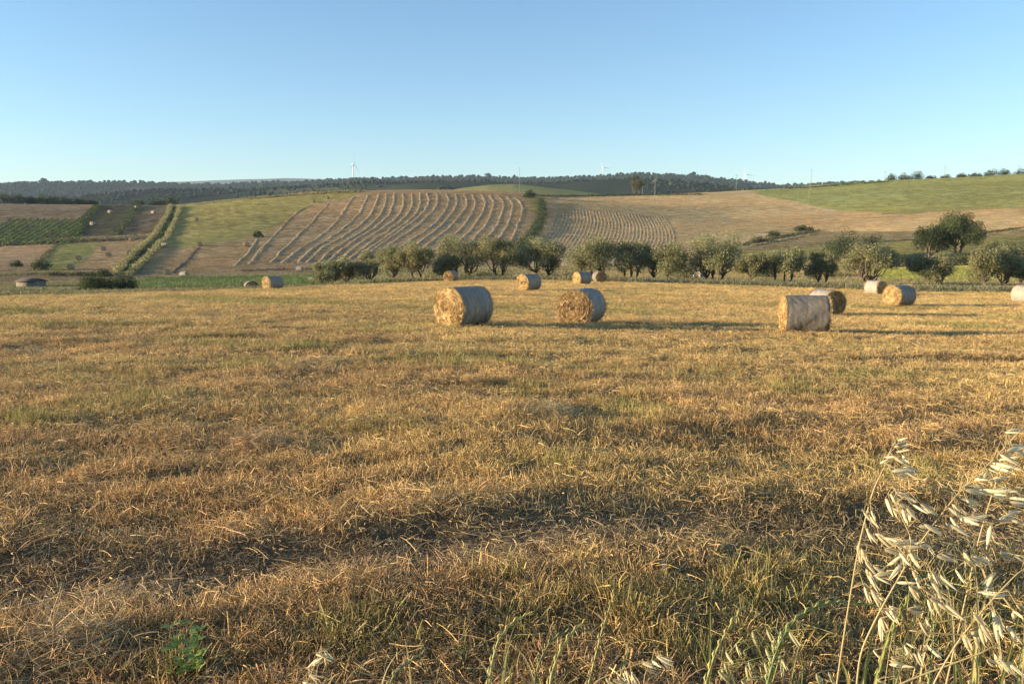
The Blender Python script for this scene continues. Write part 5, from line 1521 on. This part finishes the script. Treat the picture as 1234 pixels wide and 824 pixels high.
# long uncut grass at the verge
def grass_tuft(label, u0, u1, Y, n, seed, cols, vt0=690, vt1=800):
    rg = np.random.default_rng(seed)
    b0_ = at((u0 + u1) / 2, 850, Y); foot = gpoint(b0_.x, Y)
    root = empty('grass_tuft', foot, label, 'grass tuft', 'long uncut grass tufts at the bottom edge'); org = np.array(foot)
    for i in range(n):
        ub = rg.uniform(u0, u1); vt = rg.uniform(vt0, vt1); du = rg.normal() * 45 + 12
        y = Y + rg.normal() * .06
        A = np.array(at(ub, 850, y)) - org; T = np.array(at(ub + du, vt, y + rg.normal() * .05)) - org
        M_ = A * .35 + T * .65 + np.array([-(T - A)[0] * .45, 0, (T - A)[2] * .22])
        t = np.linspace(0, 1, 14)[:, None]
        G = np.array([A[0] * .3 + rg.normal() * .02, A[1] * .3, -.02])
        P = (1 - t) ** 2 * A + 2 * t * (1 - t) * M_ + t ** 2 * T
        P = np.vstack([G, (G + A) / 2, P]); w_ = (.0017 * (1 - np.linspace(0, 1, len(P)) ** 2.2) + .0003) * rg.uniform(.6, 1.2)
        sd = np.array([rg.normal(), rg.normal() * .4, .15]); sd /= np.linalg.norm(sd)
        V = np.stack([P + sd * w_[:, None], P + np.array([0, w_.max() * .5, 0]), P - sd * w_[:, None]], 1).reshape(-1, 3)
        obj('blade', make_mesh('blade', V, sheet_faces(len(P), 3), np.array(cols[i % len(cols)]) * rg.uniform(.8, 1.2), True), M_OAT, root)


GB = [(.42, .40, .12), (.54, .46, .18), (.30, .31, .09)]; DB = [(.58, .47, .24), (.48, .40, .19)]
grass_tuft('green and yellow blades at the bottom edge under the oat patch, left part', 1020, 1110, 1.05, 11, 1301, GB, 690)
grass_tuft('green and yellow blades at the bottom edge under the oat patch, right part', 1120, 1240, 1.0, 13, 1302, GB, 690)
grass_tuft('loose green blades between the greenish oat and the upright rye spike', 830, 980, 1.25, 9, 1303, GB, 720)
grass_tuft('sparse bent blades around the bottom centre rye spikes', 570, 760, 1.3, 9, 1304, GB + DB, 730)
grass_tuft('few dry blades by the little oat sprig left of centre', 330, 500, 1.35, 6, 1305, DB, 765)
grass_tuft('dry straw coloured blades rising behind the oat patch', 1060, 1240, 1.25, 9, 1306, DB, 640, 780)


# leafy green weed, bottom left
def weed(label, u, v, hgt, seed):
    p = ground_at(u, v, 2.4, 12); rg = np.random.default_rng(seed)
    root = empty('green_weed', p, label, 'weed', 'leafy weeds in the stubble')
    m = MB(); stems = []
    for i in range(4):
        e = np.array([rg.normal() * hgt * .22, rg.normal() * hgt * .15, hgt * (.6 + .4 * rg.random())])
        Pp = limb_path((0, 0, -.02), e, rg, 6, .06); stems.append(Pp); m.tube(Pp, np.linspace(.003, .0012, 6), 5, (.17, .22, .06))
    m.build('stem', M_OAT, root, True)
    for Pp in stems:
        for k in range(1, 6):
            for sgn in (-1, 1):
                a = rg.random() * 6.283; L = hgt * (.16 + .14 * rg.random()) * (1.15 - .12 * k)
                d = np.array([math.cos(a), math.sin(a), .35 + .3 * rg.random()]); d /= np.linalg.norm(d)
                sd = np.cross(d, [0, 0, 1]); sd /= np.linalg.norm(sd)
                t = np.linspace(0, 1, 7); wd = L * .28 * np.sin(np.pi * t ** .8) * (1 + .25 * np.sin(t * 22)) + .0006
                cen = Pp[k] + d * (t * L)[:, None] + np.array([0, 0, -1]) * (t ** 2 * L * .25)[:, None]
                V = np.stack([cen + sd * wd[:, None] + np.array([0, 0, .12]) * wd[:, None], cen, cen - sd * wd[:, None] + np.array([0, 0, .12]) * wd[:, None]], 1).reshape(-1, 3)
                obj('leaf', make_mesh('leaf', V, sheet_faces(7, 3), np.array([.23, .34, .065]) * (.75 + .5 * rg.random()), True), M_OAT, root)


weed('leafy green weed standing in the stubble at the bottom left', 228, 812, .33, 1201)
weed('smaller green weed at the very bottom left of the leafy one', 203, 822, .10, 1202)
weed('small bright green weed in the straw at the bottom centre', 556, 795, .09, 1203)
